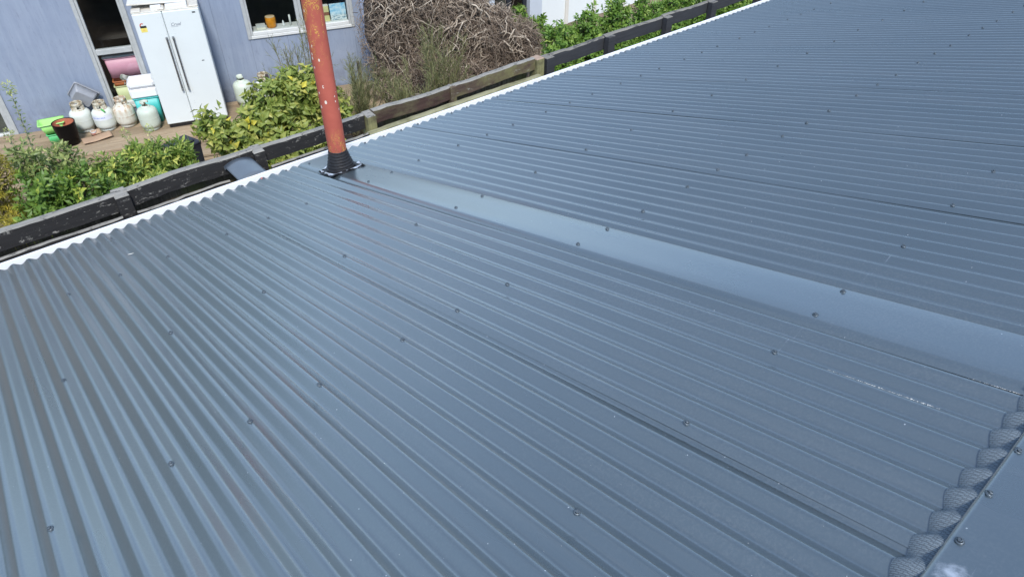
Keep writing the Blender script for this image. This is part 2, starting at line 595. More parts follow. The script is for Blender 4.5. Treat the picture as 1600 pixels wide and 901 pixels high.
def edging_material():
    m, nt, bs = newmat('pleated_edging')
    v = coords(nt)
    br = nd(nt, 'ShaderNodeTexBrick')
    mp = nd(nt, 'ShaderNodeMapping'); mp.inputs['Rotation'].default_value = (0, 0, R(90))
    nt.links.new(v, mp.inputs[0]); nt.links.new(mp.outputs[0], br.inputs['Vector'])
    br.inputs['Scale'].default_value = 1.0
    br.inputs['Brick Width'].default_value = 0.0105
    br.inputs['Row Height'].default_value = 0.0034
    br.inputs['Mortar Size'].default_value = 0.0007
    br.inputs['Mortar Smooth'].default_value = 0.3
    c = mixc(nt, br.outputs['Fac'], (0.175, 0.21, 0.235), (0.095, 0.114, 0.13))
    c = mixc(nt, ramp(nt, noisetex(nt, v, 120, 4, 0.7), [(0.6, 0.0), (0.8, 0.5)]), c, (0.22, 0.22, 0.2))
    nt.links.new(c, bs.inputs['Base Color'])
    bs.inputs['Roughness'].default_value = 0.55
    bump(nt, bs, mth(nt, 'SUBTRACT', 1.0, br.outputs['Fac']), 0.45, 0.0015)
    return m


M['edging'] = edging_material()
tag(ed.build('ridge_edging', M['edging'], bld, BINV), 'rippled pleated strip under the ridge cap')

# ridge cap
rc = MB()
RU = 4.222
cap_prof = [(RU, 0.0115), (RU + 0.001, 0.0145), (RU + 0.012, 0.0155), (RU + 0.03, 0.0160), (RU + 0.10, 0.0200), (U_RIDGE - 0.03, 0.0235)]
pts2 = [roof(0, u, h)[1:] for u, h in cap_prof]
pts2.append((YR, pts2[-1][1] + 0.012))
pts2 += [(2 * YR - y, z) for y, z in pts2[-2::-1]]
def rcf(a, b):
    i = b * (len(pts2) - 1); i0 = min(int(i), len(pts2) - 2); t = i - i0
    x = -2.3 + 11.0 * a
    y = pts2[i0][0] * (1 - t) + pts2[i0 + 1][0] * t
    z = pts2[i0][1] * (1 - t) + pts2[i0 + 1][1] * t
    return (x, y, z + 0.0012 * math.sin(x * 5.3) * math.sin(b * 9))
rc.grid(lambda a, b: rcf(1 - a, b) if False else rcf(a, b), 90, len(pts2) - 1)


def ridge_material():
    m = roof_material()
    m.name = 'slate_blue_ridge_paint'
    nt = m.node_tree; bs = nt.nodes['Principled BSDF']
    lk = bs.inputs['Base Color'].links[0].from_socket
    v = coords(nt)
    # milky sealant smear
    d = nd(nt, 'ShaderNodeVectorMath', operation='DISTANCE')
    mp = nd(nt, 'ShaderNodeMapping'); mp.inputs['Scale'].default_value = (1.0, 1.0, 1.0)
    nt.links.new(v, mp.inputs[0])
    nt.links.new(mp.outputs[0], d.inputs[0])
    d.inputs[1].default_value = (1.085, -4.112, 1.115)
    f = mth(nt, 'ADD', d.outputs['Value'], mth(nt, 'MULTIPLY', mth(nt, 'SUBTRACT', noisetex(nt, v, 55, 6, 0.7), 0.5), 0.07))
    mk = ramp(nt, f, [(0.0, 0.65), (0.030, 0.0)])
    # long faint scratches
    sc = noisetex(nt, coords(nt, (1.4, 40, 40)), 6.0, 4, 0.6, 0.2)
    c = mixc(nt, ramp(nt, sc, [(0.66, 0.0), (0.73, 0.22)]), lk, (0.3, 0.34, 0.4))
    c = mixc(nt, mk, c, (0.62, 0.66, 0.72))
    nt.links.new(c, bs.inputs['Base Color'])
    return m


M['ridge'] = ridge_material()
rco = rc.build('ridge_cap', M['ridge'], bld, BINV)
for i in range(-6, 42):
    k = 1.24 + 2 * i
    if k < 2 or k > 40: continue
    put_screw(rco, k * PITCH, 4.240, 0.0158)

# white gutter under the eave
gt = MB()
gp = [(-0.06, -0.05), (-0.06, -0.135), (0.095, -0.135), (0.100, -0.036), (0.106, -0.033), (0.115, -0.035), (0.118, -0.044), (0.114, -0.052), (0.108, -0.048), (0.102, -0.14), (0.0, -0.142), (-0.064, -0.14), (-0.064, -0.05)]
b0 = len(gt.v)
GX = [-2.2 + 0.6 * i for i in range(18)]
for x in GX:
    for (y, z) in gp:
        gt.v.append((x, y + 0.002 * math.sin(x * 1.7), z + 0.003 * math.sin(x * 0.9)))
for i in range(len(GX) - 1):
    for j in range(len(gp) - 1):
        a = i * len(gp) + j
        gt.face([a, a + 1, a + 1 + len(gp), a + len(gp)])
gt.build('gutter', M['white'], bld, BINV)
fb = MB(); fb.box(-2.2, 8.6, -0.10, -0.066, -0.22, -0.035); fb.build('fascia', M['white'], bld, BINV)
wb = MB()
wb.box(-2.0, 8.4, -0.42, -0.30, GZ, -0.06)
wb.box(-2.0, -1.88, 2 * YR + 3.2, -0.42, GZ, -0.06)
wb.box(8.28, 8.4, 2 * YR + 3.2, -0.42, GZ, -0.06)
wb.build('wall', M['cladding'], bld, BINV)

# ------------------------------------------------------------------ red pipe through the roof
PX, PY = 1.805, -0.45
PZ = 0.45 / CT * ST + 0.004
pipe = thing('flue_pipe', 'rusty red painted steel pipe rising through the corrugated roof', 'pipe', (PX, PY, PZ))
ps = MB()
ps.lathe([(0.0555, z) for z in [-0.35 + 0.2 * i for i in range(10)]], 32)
ps.build('pipe_shaft', M['pipe'], pipe)
pc = MB(); pc.lathe([(0.0560, 1.42), (0.0580, 1.42), (0.0590, 1.452), (0.0585, 1.458), (0.0, 1.470)], 32); pc.build('pipe_cap', M['pipe'], pipe)
bt = MB()
bprof = []
nb = 6
for i in range(nb):
    z0 = 0.012 + 0.118 * (i / nb)
    z1 = 0.012 + 0.118 * ((i + 0.72) / nb)
    ra = 0.092 - 0.035 * (i / nb) ** 0.75
    rb_ = 0.092 - 0.035 * ((i + 1) / nb) ** 0.75
    bprof += [(ra, z0), (ra - 0.001, z0 + 0.008), (ra - 0.001, z1 - 0.001), (rb_ - 0.002, z1)]
bprof += [(0.0575, 0.132), (0.0560, 0.136)]
base = len(bt.v)
n = 72
for (rad, z) in bprof:
    for i in range(n):
        a = 2 * PI * i / n
        x, y = rad * math.cos(a), rad * math.sin(a)
        f = max(0, 1 - z / 0.136)
        bt.v.append((x, y - 0.006 * f, z - y * math.tan(TH) * f))
for j in range(len(bprof) - 1):
    for i in range(n):
        bt.face([base + j * n + i, base + j * n + (i + 1) % n, base + (j + 1) * n + (i + 1) % n, base + (j + 1) * n + i], 0, False)
boot = bt.build('rubber_boot', M['boot'], pipe)
# square flange with a soft metal edge that has been pressed and crimped down
def flange(mb, r0, r1, h0, seed, wob=0.008, gaps=False):
    rr = random.Random(seed)
    n = 72
    b = len(mb.v)
    for i in range(n):
        a = 2 * PI * i / n
        ca, sa = math.cos(a), math.sin(a)
        sq = 1 / max(abs(ca), abs(sa)) ** 0.75
        for (rad, hh) in ((r0, 0.006), (r1, 0.0)):
            rad2 = rad * sq
            w = (0.5 + 0.5 * math.sin(a * 9 + seed) + rr.uniform(-0.3, 0.3)) * wob if rad == r1 else 0.002
            x, y = rad2 * ca, rad2 * sa
            mb.v.append((x, y - 0.006, h0 + hh + w - y * math.tan(TH)))
    for i in range(n):
        i2 = (i + 1) % n
        if gaps and noise.noise(Vector((math.cos(2 * PI * i / n) * 2.6, math.sin(2 * PI * i / n) * 2.6, 4.4))) < -0.02: continue
        mb.face([b + 2 * i, b + 2 * i2, b + 2 * i2 + 1, b + 2 * i + 1], 0, True)
fl = MB(); flange(fl, 0.080, 0.116, 0.001, 1, 0.004); flo = fl.build('boot_flange', M['boot'], boot)
f2 = MB(); flange(f2, 0.100, 0.118, 0.003, 3, 0.013, True)
f2.build('crimped_edge', M['alu'], boot)
f3 = MB(); flange(f3, 0.113, 0.124, -0.001, 3, 0.010)
f3.build('flange_lip', M['boot'], boot)

# dab of red marking paint on the edge of one sheet
rd = MB()
def rdf(a, b):
    an = 2 * PI * a
    rr_ = 0.017 * b * (1 + 0.35 * noise.noise(Vector((math.cos(an) * 2, math.sin(an) * 2, 3.1))))
    x = 19.05 * PITCH + rr_ * math.cos(an); u = 0.030 + rr_ * 1.3 * math.sin(an)
    return roof(x, u, corr(x / PITCH) + 0.0016)
rd.grid(rdf, 18, 3)
rd.build('paint_dab', plain('red_marking_paint', (0.62, 0.22, 0.18), 0.6, 0, 0.2, 60), bld, BINV)

# crumbs of plaster and drill swarf lying in the troughs
cr = MB()
rr = random.Random(8)
def crumb(x, u, h, s):
    p = Vector(roof(x, u, h))
    b = len(cr.v)
    for q in range(4):
        d = Vector((rr.uniform(-1, 1), rr.uniform(-1, 1), rr.uniform(0, 0.8))) * s
        cr.v.append(tuple(p + d))
    cr.face([b, b + 1, b + 2]); cr.face([b, b + 2, b + 3]); cr.face([b, b + 3, b + 1]); cr.face([b + 1, b + 3, b + 2])
for i in range(230):
    t = rr.random() ** 0.8
    k = 20.22 + rr.gauss(0, 0.018)
    crumb(k * PITCH, 3.79 + 0.268 * t, corr(k) + 0.0008, rr.uniform(0.0005, 0.0012 + 0.0009 * t))
for i in range(110):
    t = rr.random() ** 0.6
    k = 22.27 + rr.gauss(0, 0.015)
    crumb(k * PITCH, 4.06 + 0.108 * t, corr(k) + 0.001, rr.uniform(0.0006, 0.0014))
for i in range(260):
    k = rr.uniform(0, 30); u = rr.uniform(2.4, 4.15)
    if 22 < k < 26: continue
    crumb(k * PITCH, u, corr(k) + 0.0006, rr.uniform(0.0004, 0.0011))
tag(cr.build('plaster_crumbs', M['alu'] if False else plain('white_crumbs', (0.75, 0.74, 0.70), 0.8)), 'scattered white crumbs in the roof troughs near the ridge', 'debris', kind='stuff')

# pale curled leaf lying on the roof
lf = MB()
def lff(a, b):
    x = (a - 0.5) * 0.05; w = 0.016 * math.sin(PI * min(1, a * 0.95 + 0.03)) ** 0.7
    y = (b - 0.5) * w
    p = roof(6.42 * PITCH + x * 0.8 + y, 0.575 + y + x * 0.35, corr(6.42) + 0.004 + 0.10 * abs(x) * 1.2 + 8 * y * y * 4)
    return p
lf.grid(lff, 10, 4)
tag(lf.build('dry_leaf', plain('pale_dry_leaf', (0.72, 0.69, 0.62), 0.8)), 'pale curled dry leaf lying on the corrugated roof', 'leaf')

# ------------------------------------------------------------------ fences along the boundary
M['rail_old'] = woodmat('weathered_black_timber', (0.018, 0.017, 0.017), (0.032, 0.030, 0.029), peel=(0.34, 0.32, 0.28), peel_rng=(0.575, 0.64), pscale=34)
M['rail_top'] = woodmat('bare_grey_timber', (0.20, 0.19, 0.17), (0.34, 0.32, 0.28), peel=(0.03, 0.03, 0.03), peel_rng=(0.54, 0.62), pscale=26)
M['rail_moss'] = woodmat('mossy_timber', (0.055, 0.035, 0.028), (0.12, 0.085, 0.06), moss=(0.185, 0.175, 0.075), moss_rng=(0.44, 0.66), peel=(0.40, 0.39, 0.32), peel_rng=(0.57, 0.68), pscale=20)
M['rail_brown'] = woodmat('brown_stained_timber', (0.035, 0.020, 0.016), (0.085, 0.050, 0.040), moss=(0.14, 0.13, 0.065), moss_rng=(0.50, 0.72), peel=(0.36, 0.36, 0.30), peel_rng=(0.62, 0.70), pscale=20)
M['post_moss'] = woodmat('lichen_post', (0.16, 0.15, 0.07), (0.32, 0.30, 0.14), scale=(14, 14, 1), moss=(0.07, 0.06, 0.035), moss_rng=(0.48, 0.66), peel=(0.42, 0.40, 0.28), peel_rng=(0.6, 0.7), pscale=24)
M['post_cap'] = woodmat('weathered_end_grain', (0.30, 0.20, 0.14), (0.45, 0.33, 0.25), scale=(8, 8, 8))
M['stain'] = woodmat('charcoal_stained_timber', (0.030, 0.031, 0.034), (0.050, 0.051, 0.055), bk=0.35)
M['stain_top'] = woodmat('charcoal_stain_worn_top', (0.16, 0.15, 0.13), (0.26, 0.24, 0.21), peel=(0.05, 0.05, 0.05), peel_rng=(0.5, 0.6))
M['paling'] = woodmat('grey_brown_paling', (0.09, 0.07, 0.045), (0.26, 0.21, 0.14), scale=(20, 20, 1.2), moss=(0.15, 0.15, 0.055))
M['lowrail'] = woodmat('pale_green_rail', (0.24, 0.23, 0.13), (0.38, 0.365, 0.23), moss=(0.13, 0.125, 0.06), moss_rng=(0.48, 0.68), peel=(0.46, 0.45, 0.34), peel_rng=(0.58, 0.70), pscale=18)


def rail(parent, x0, x1, y0, y1, z0, z1, mface, mtop, seed, name='rail', bow=0.006, sag=0.006):
    """a sawn rail, slightly warped, with a worn top as its own sub-part"""
    rr = random.Random(seed)
    n = max(4, int((x1 - x0) / 0.06))
    ph = rr.uniform(0, 6); ph2 = rr.uniform(0, 6)
    mb = MB(); top = MB()
    ring = []
    for i in range(n + 1):
        t = i / n
        x = x0 + (x1 - x0) * t
        dz = sag * math.sin(t * PI * 1.5 + ph) + rr.uniform(-0.0025, 0.0025)
        dy = bow * math.sin(t * PI * 2 + ph2)
        c = 0.006 + rr.uniform(0, 0.007)
        b = len(mb.v)
        mb.v += [(x, y0 + dy, z0 + dz + rr.uniform(0, .003)), (x, y1 + dy, z0 + dz), (x, y1 + dy, z1 + dz - c), (x, y0 + dy, z1 + dz - c)]
        bt_ = len(top.v)
        top.v += [(x, y0 + dy, z1 + dz - c), (x, y0 + dy + c * 0.9, z1 + dz + 0.0005), (x, y1 + dy - c * .7, z1 + dz), (x, y1 + dy, z1 + dz - c)]
        if i:
            for q in ((0, 1), (1, 2), (3, 0)):
                mb.face([b - 4 + q[0], b + q[0], b + q[1], b - 4 + q[1]])
            for q in range(3):
                top.face([bt_ - 4 + q, bt_ + q, bt_ + q + 1, bt_ - 4 + q + 1])
        if i in (0, n):
            mb.face([b, b + 1, b + 2, b + 3] if i else [b + 3, b + 2, b + 1, b])
            top.face([bt_, bt_ + 3, bt_ + 2, bt_ + 1])
    o = mb.build(name, mface, parent, Matrix.Translation(-Vector(parent.location)))
    top.build('worn_top', mtop, o)
    return o


def post(parent, x, w, y0, y1, ztop, mface, mcap, seed, slope=0.0):
    rr = random.Random(seed)
    mb = MB(); cp = MB()
    a, b = x - w / 2, x + w / 2
    z0 = GZ - 0.1
    c = 0.006
    mb.v += [(a, y0, z0), (b, y0, z0), (b, y1, z0), (a, y1, z0), (a, y0, ztop - c), (b, y0, ztop - c), (b, y1, ztop + slope - c), (a, y1, ztop + slope - c)]
    for q in ((0, 1, 5, 4), (1, 2, 6, 5), (2, 3, 7, 6), (3, 0, 4, 7)): mb.face(list(q))
    cp.v += [(a, y0, ztop - c), (b, y0, ztop - c), (b, y1, ztop + slope - c), (a, y1, ztop + slope - c), (a + c, y0 + c, ztop), (b - c, y0 + c, ztop + rr.uniform(-.002, .002)), (b - c, y1 - c, ztop + slope), (a + c, y1 - c, ztop + slope)]
    for q in ((0, 1, 5, 4), (1, 2, 6, 5), (2, 3, 7, 6), (3, 0, 4, 7), (4, 5, 6, 7)): cp.face(list(q))
    o = mb.build('post', mface, parent, Matrix.Translation(-Vector(parent.location)))
    cp.build('post_cap', mcap, o)
    return o


FY = 0.45
oldf = thing('weathered_fence', 'old weathered black fence with peeling mossy rails just past the white gutter', 'fence', (1.6, 0.5, GZ))
OI = Matrix.Translation(-Vector(oldf.location))
rail(oldf, -1.55, 0.66, FY + 0.0, FY + 0.05, -0.146, -0.020, M['rail_old'], M['rail_top'], 1)
rail(oldf, 0.72, 1.585, FY + 0.0, FY + 0.05, -0.142, -0.018, M['rail_old'], M['rail_top'], 2, sag=0.006)
rail(oldf, 1.655, 2.50, FY + 0.006, FY + 0.05, -0.150, -0.032, M['rail_old'], M['rail_top'], 3)
rail(oldf, 2.585, 3.36, FY + 0.0, FY + 0.05, -0.145, -0.030, M['rail_brown'], M['rail_top'], 4)
rail(oldf, 3.365, 4.30, FY + 0.004, FY + 0.05, -0.138, -0.029, M['rail_moss'], M['rail_top'], 5)
post(oldf, -1.0, 0.09, FY - 0.03, FY + 0.07, -0.03, M['rail_old'], M['rail_top'], 1)
post(oldf, 0.69, 0.085, FY - 0.035, FY + 0.062, -0.036, M['rail_old'], M['rail_top'], 2, 0.02)
post(oldf, 1.62, 0.08, FY - 0.035, FY + 0.07, -0.036, M['rail_old'], M['rail_top'], 3, 0.012)
post(oldf, 2.545, 0.075, FY - 0.035, FY + 0.06, -0.045, M['post_moss'], M['rail_top'], 4, 0.015)
post(oldf, 3.36, 0.06, FY - 0.012, FY + 0.04, -0.036, M['rail_moss'], M['rail_moss'], 5)
post(oldf, 4.345, 0.09, FY - 0.03, FY + 0.07, -0.030, M['post_moss'], M['post_cap'], 6)
# lower rail, just above the gutter
rail(oldf, -1.55, 0.645, FY - 0.068, FY - 0.046, -0.33, -0.156, M['rail_old'], M['rail_top'], 11, sag=0.003)
rail(oldf, 0.735, 1.36, FY - 0.068, FY - 0.046, -0.33, -0.156, M['rail_old'], M['rail_top'], 12, sag=0.003)
rail(oldf, 1.67, 2.50, FY - 0.068, FY - 0.046, -0.33, -0.156, M['rail_old'], M['rail_top'], 13, sag=0.003)
rail(oldf, 2.48, 4.30, FY - 0.09, FY - 0.038, -0.185, -0.152, M['lowrail'], M['lowrail'], 14, sag=0.003)
pr = random.Random(3)
def palings(x0, x1):
    x = x0
    while x < x1:
        w = pr.uniform(0.085, 0.105)
        mb = MB()
        y = FY + 0.075 + pr.uniform(-0.004, 0.006)
        n = 5
        zt = -0.07 + pr.uniform(-0.02, 0.02)
        for i in range(n):
            xa = x + w * i / n
            mb.box(xa, xa + w / n - 0.0006, y + pr.uniform(-.002, .002), y + 0.018, GZ, zt + pr.uniform(-.02, .01), pr.random())
        mb.build('paling', M['paling'], oldf, OI)
        x += w + pr.uniform(0.0005, 0.002)
palings(-1.4, 1.46)
palings(2.62, 4.26)

newf = thing('charcoal_fence', 'charcoal stained post and rail fence in front of the green hedge', 'fence', (6.8, 0.5, GZ))
post(newf, 4.475, 0.10, FY - 0.03, FY + 0.07, -0.050, M['stain'], M['stain_top'], 21)
for i, (a, b, z) in enumerate(((4.50, 5.235, -0.050), (5.24, 6.13, -0.038), (6.135, 6.90, -0.030), (6.905, 7.80, -0.03), (7.805, 8.7, -0.03))):
    rail(newf, a, b, FY, FY + 0.045, z - 0.115, z + 0.010, M['stain'], M['stain_top'], 30 + i, sag=0.002)
    rail(newf, a, b, FY + 0.002, FY + 0.045, z - 0.42, z - 0.22, M['stain'], M['stain_top'], 40 + i, sag=0.002)
for i, x in enumerate((5.27, 6.16, 6.94, 7.84, 8.66)):
    post(newf, x, 0.095, FY - 0.062, FY - 0.004, -0.026 + 0.004 * i, M['stain'], M['stain_top'], 50 + i)

# curved metal cover between the gutter and the fence
cv = thing('curved_metal_cover', 'curved dark blue metal cover wedged between white gutter and black fence', 'metal cover', (1.445, 0.265, -0.055))
cm = MB()
def cvf(a, b):
    t = -1 + 2 * a
    x = 0.100 * t
    arch = 0.026 * (1 - t * t)
    y = -0.150 + 0.305 * b
    return (x + 0.012 * b, y, 0.004 + arch - 0.012 * b)
cm.grid(cvf, 16, 6)
top = cm.build('curved_sheet', M['blk_metal'], cv)
cmod = top.modifiers.new('thickness', 'SOLIDIFY'); cmod.thickness = 0.004; cmod.offset = -1
cb = MB()
for i in range(16):
    t0, t1 = i / 16, (i + 1) / 16
    a, b_ = cvf(t0, 1), cvf(t1, 1)
    q = len(cb.v)
    cb.v += [(a[0], a[1] + .004, a[2]), (b_[0], b_[1] + .004, b_[2]), (b_[0], b_[1] + .004, b_[2] - 0.03), (a[0], a[1] + .004, a[2] - 0.03)]
    cb.face([q, q + 3, q + 2, q + 1])
cb.build('folded_end', M['blk_metal'], cv)

# ------------------------------------------------------------------ blue house (local X along the wall, local Y into the house)
WA = R(-18.4)
W0 = Vector((2.6 + 0.72 * math.sin(-WA), 7.17 + 0.72 * math.cos(WA), -2.62))
wx = Vector((math.cos(WA), math.sin(WA), 0)); wy = Vector((-math.sin(WA), math.cos(WA), 0))


def wl(s, out, z=0.0):
    """world point: s along the blue wall, out towards the fence, z above the deck"""
    return W0 + wx * s - wy * out + Vector((0, 0, z))


def blue_paint():
    m, nt, bs = newmat('weathered_blue_paint')
    v = coords(nt)
    st = noisetex(nt, coords(nt, (7, 7, 0.5)), 1.6, 8, 0.7, 0.3)
    c = ramp(nt, st, [(0.3, (0.210, 0.252, 0.335)), (0.7, (0.280, 0.327, 0.410))])
    bl = noisetex(nt, v, 1.1, 5, 0.6)
    c = mixc(nt, ramp(nt, bl, [(0.42, 0.0), (0.7, 0.45)]), c, (0.34, 0.375, 0.45))
    z = nd(nt, 'ShaderNodeSeparateXYZ'); nt.links.new(v, z.inputs[0])
    gr = mth(nt, 'MULTIPLY', ramp(nt, z.outputs[2], [(0.0, 1.0), (0.55, 0.0)]), ramp(nt, noisetex(nt, v, 3.5, 8, 0.75), [(0.38, 0.0), (0.62, 0.75)]))
    c = mixc(nt, gr, c, (0.13, 0.13, 0.155))
    ch = noisetex(nt, coords(nt, (1, 1, 0.6)), 11, 8, 0.8)
    c = mixc(nt, ramp(nt, ch, [(0.70, 0.0), (0.73, 0.7)]), c, (0.60, 0.66, 0.74))
    gm = noisetex(nt, coords(nt, (6, 6, 1.5)), 4, 8, 0.8)
    c = mixc(nt, ramp(nt, gm, [(0.54, 0.0), (0.70, 0.6)]), c, (0.14, 0.15, 0.20))
    nt.links.new(c, bs.inputs['Base Color'])
    bs.inputs['Roughness'].default_value = 0.7
    bump(nt, bs, st, 0.15, 0.004)
    return m


def glass_material():
    m = bpy.data.materials.new('window_glass'); m.use_nodes = True
    nt = m.node_tree; nt.nodes.clear()
    out = nd(nt, 'ShaderNodeOutputMaterial')
    t = nd(nt, 'ShaderNodeBsdfTransparent'); t.inputs[0].default_value = (0.86, 0.9, 0.88, 1)
    gl = nd(nt, 'ShaderNodeBsdfGlossy'); gl.inputs['Roughness'].default_value = 0.03
    lw = nd(nt, 'ShaderNodeLayerWeight'); lw.inputs[0].default_value = 0.5
    fr = mth(nt, 'ADD', mth(nt, 'MULTIPLY', mth(nt, 'POWER', lw.outputs['Facing'], 5.0), 0.9), 0.06, True)
    mx = nd(nt, 'ShaderNodeMixShader')
    nt.links.new(fr, mx.inputs[0]); nt.links.new(t.outputs[0], mx.inputs[1]); nt.links.new(gl.outputs[0], mx.inputs[2])
    nt.links.new(mx.outputs[0], out.inputs[0])
    return m


M['blue'] = blue_paint()
M['glass'] = glass_material()
M['frame'] = woodmat('grey_window_paint', (0.36, 0.37, 0.36), (0.47, 0.48, 0.465), scale=(3, 3, 3), rough=0.6, bk=0.1, peel=(0.24, 0.24, 0.22), peel_rng=(0.66, 0.76))
M['sill'] = woodmat('pale_sill_paint', (0.56, 0.56, 0.53), (0.70, 0.70, 0.67), scale=(2, 6, 6), rough=0.6, bk=0.15, peel=(0.30, 0.29, 0.26), peel_rng=(0.62, 0.72))
M['room'] = plain('interior_shade', (0.10, 0.105, 0.095), 0.9, 0, 0.3, 2)  # dark colour stands in for the unlit interior behind the glass
M['room2'] = plain('dim_furniture', (0.06, 0.05, 0.045), 0.8, 0, 0.4, 4)
M['roofing'] = plain('grey_house_roofing', (0.20, 0.21, 0.22), 0.6)
M['bluepipe'] = plain('blue_downpipe_paint', (0.30, 0.355, 0.48), 0.5)

house = thing('blue_house', 'weathered pale blue house with grey windows beyond the fence', 'house', W0, WA)
HZ0, HZ1 = -0.25, 2.62
OPEN = [(-0.80, -0.145, 0.17, 2.16), (1.54, 3.27, 1.00, 2.16), (-3.6, -2.215, -0.06, 2.16)]
edges = [-4.6, -3.6, -2.215, -0.80, -0.145, 1.07, 1.54, 2.14, 2.74, 3.27, 3.42]
for a, b in zip(edges[:-1], edges[1:]):
    mid = (a + b) / 2
    spans = [(HZ0, HZ1)]
    for (x0, x1, z0, z1) in OPEN:
        if x0 < mid < x1:
            spans = [(HZ0, z0), (z1, HZ1)]
    for z0, z1 in spans:
        mb = MB()
        mb.bevbox(a + 0.0008, b - 0.0008, 0.0, 0.09, z0, z1, 0.0018)
        mb.build('wall_panel', M['blue'], house)
# side walls, rear wall, lining
sw = MB()
sw.box(3.33, 3.419, 0.091, 5.0, HZ0, HZ1); sw.box(-4.6, -4.5, 0.091, 5.0, HZ0, HZ1); sw.box(-4.5, 3.33, 4.9, 5.0, HZ0, HZ1)
sw.build('outer_wall', M['blue'], house)
rm = MB()
rm.box(-4.45, 3.3, 3.0, 3.05, HZ0, HZ1); rm.box(-4.45, 3.3, 0.1, 3.0, HZ0, -0.12); rm.box(-4.45, 3.3, 0.1, 3.0, 2.5, HZ1)
rm.box(0.6, 0.68, 0.1, 3.0, -0.12, 2.5); rm.box(-1.6, -1.5, 0.1, 3.0, -.12, 2.5)
rm.box(-4.45, 3.3, 0.095, 0.099, 2.2, 2.45)
rm.build('room_lining', M['room'], house)
rfm = MB()
rfm.v += [(-5.0, -0.10, 2.58), (3.85, -0.10, 2.58), (3.85, 2.5, 3.15), (-5.0, 2.5, 3.15), (3.85, 5.4, 2.58), (-5.0, 5.4, 2.58),
          (-5.0, -0.10, 2.5), (3.85, -0.10, 2.5), (3.85, 5.4, 2.5), (-5.0, 5.4, 2.5)]
for q in ((0, 1, 2, 3), (3, 2, 4, 5), (6, 9, 8, 7), (0, 6, 7, 1), (1, 7, 8, 4, 2), (4, 8, 9, 5), (5, 9, 6, 0, 3)): rfm.face(list(q))
rfm.build('house_roof', M['roofing'], house)


def window(x0, x1, z0, z1, mull_x=(), mull_z=(), fw=0.075, sill_pale=True):
    wdw = MB()
    d0, d1 = -0.030, 0.07
    wdw.bevbox(x0 - 0.02, x0 + fw * 0.45, d0 + 0.012, d1, z0 - 0.02, z1 + 0.02, 0.004)
    wdw.bevbox(x1 - fw * 0.45, x1 + 0.02, d0 + 0.012, d1, z0 - 0.02, z1 + 0.02, 0.004)
    wdw.bevbox(x0 + fw * 0.45, x1 - fw * 0.45, d0 + 0.012, d1, z1 - fw * 0.5, z1 + 0.02, 0.004)
    o = wdw.build('window', M['frame'], house)
    a, b = x0 + fw * 0.45, x1 - fw * 0.45
    for xa in (a, b - fw * 0.5):
        ins = MB(); ins.bevbox(xa, xa + fw * 0.5, d0 + 0.028, d1 - .004, z0 + 0.028, z1 - fw * .5, 0.004)
        ins.build('inner_frame', M['frame'], o)
    for m in mull_x:
        mm = MB(); mm.bevbox(m - 0.055, m + 0.0, d0 + 0.016, d1 - .002, z0 + 0.06, z1 - fw * .5, 0.004); mm.bevbox(m + 0.002, m + 0.05, d0 + 0.026, d1 - .003, z0 + 0.06, z1 - fw * .5, 0.004)
        mm.build('mullion', M['frame'], o)
    for m in mull_z:
        mm = MB(); mm.bevbox(a + fw * .5, b - fw * .5, d0 + 0.010, d1 - .002, m - 0.045, m + 0.035, 0.006)
        mm.build('transom', M['frame'], o)
    sl = MB()
    sl.bevbox(x0 + fw * 0.45, x1 - fw * 0.45, d0 + 0.006, d1, z0 - 0.018, z0 + 0.028, 0.005)
    sl.bevbox(a + fw * .5, b - fw * .5, d0 + 0.02, d1 - .004, z0 + 0.030, z0 + 0.085, 0.006)
    sl.build('sill', M['sill'] if sill_pale else M['frame'], o)
    xs = [a + fw * .5] + [m for m in mull_x] + [b - fw * .5]
    zs = [z0 + 0.08] + [m for m in mull_z] + [z1 - fw * .5]
    for i in range(len(xs) - 1):
        for j in range(len(zs) - 1):
            p = MB()
            p.v += [(xs[i], .032, zs[j]), (xs[i + 1], .032, zs[j]), (xs[i + 1], .032, zs[j + 1]), (xs[i], .032, zs[j + 1])]; p.face([0, 1, 2, 3])
            p.build('pane', M['glass'], o)
    return o


window(*OPEN[0], mull_z=(1.075,))
window(*OPEN[1], mull_x=(2.40,))
window(*OPEN[2], mull_x=(-2.95,), fw=0.10)
# corner board and downpipe
cbm = MB(); cbm.bevbox(3.422, 3.50, -0.02, 0.10, HZ0, 2.5, 0.005); cbm.build('corner_board', M['bluepipe'], house)
dp = MB(); dp.tube([(3.58, -0.03, z) for z in (HZ0, 0.6, 1.4, 2.48)], 0.036, 14)
dpo = dp.build('downpipe', M['bluepipe'], house)
bk = MB()
for z in (0.45, 1.5): bk.lathe([(0.037, z - 0.012), (0.042, z - 0.012), (0.042, z + 0.012), (0.037, z + 0.012)], 14, (3.58, -0.03, 0))
bk.build('pipe_bracket', M['bluepipe'], dpo)

# shapes in the dim room
def roomthing(name, label, cat, s, y, z, build):
    t = thing(name, label, cat, wl(s, -y, z), WA)
    build(t)
    return t
def _table(t):
    mb = MB(); mb.box(-.32, .28, 0, .6, .72, .76); mb.build('table_top', M['room2'], t)
    for x in (-.29, .24):
        for y in (0.02, .54):
            q = MB(); q.box(x, x + .04, y, y + .04, 0, .72); q.build('leg', M['room2'], t)
roomthing('small_table', 'dim small table inside the room behind the tall window', 'table', -0.45, 0.75, 0.3, _table)

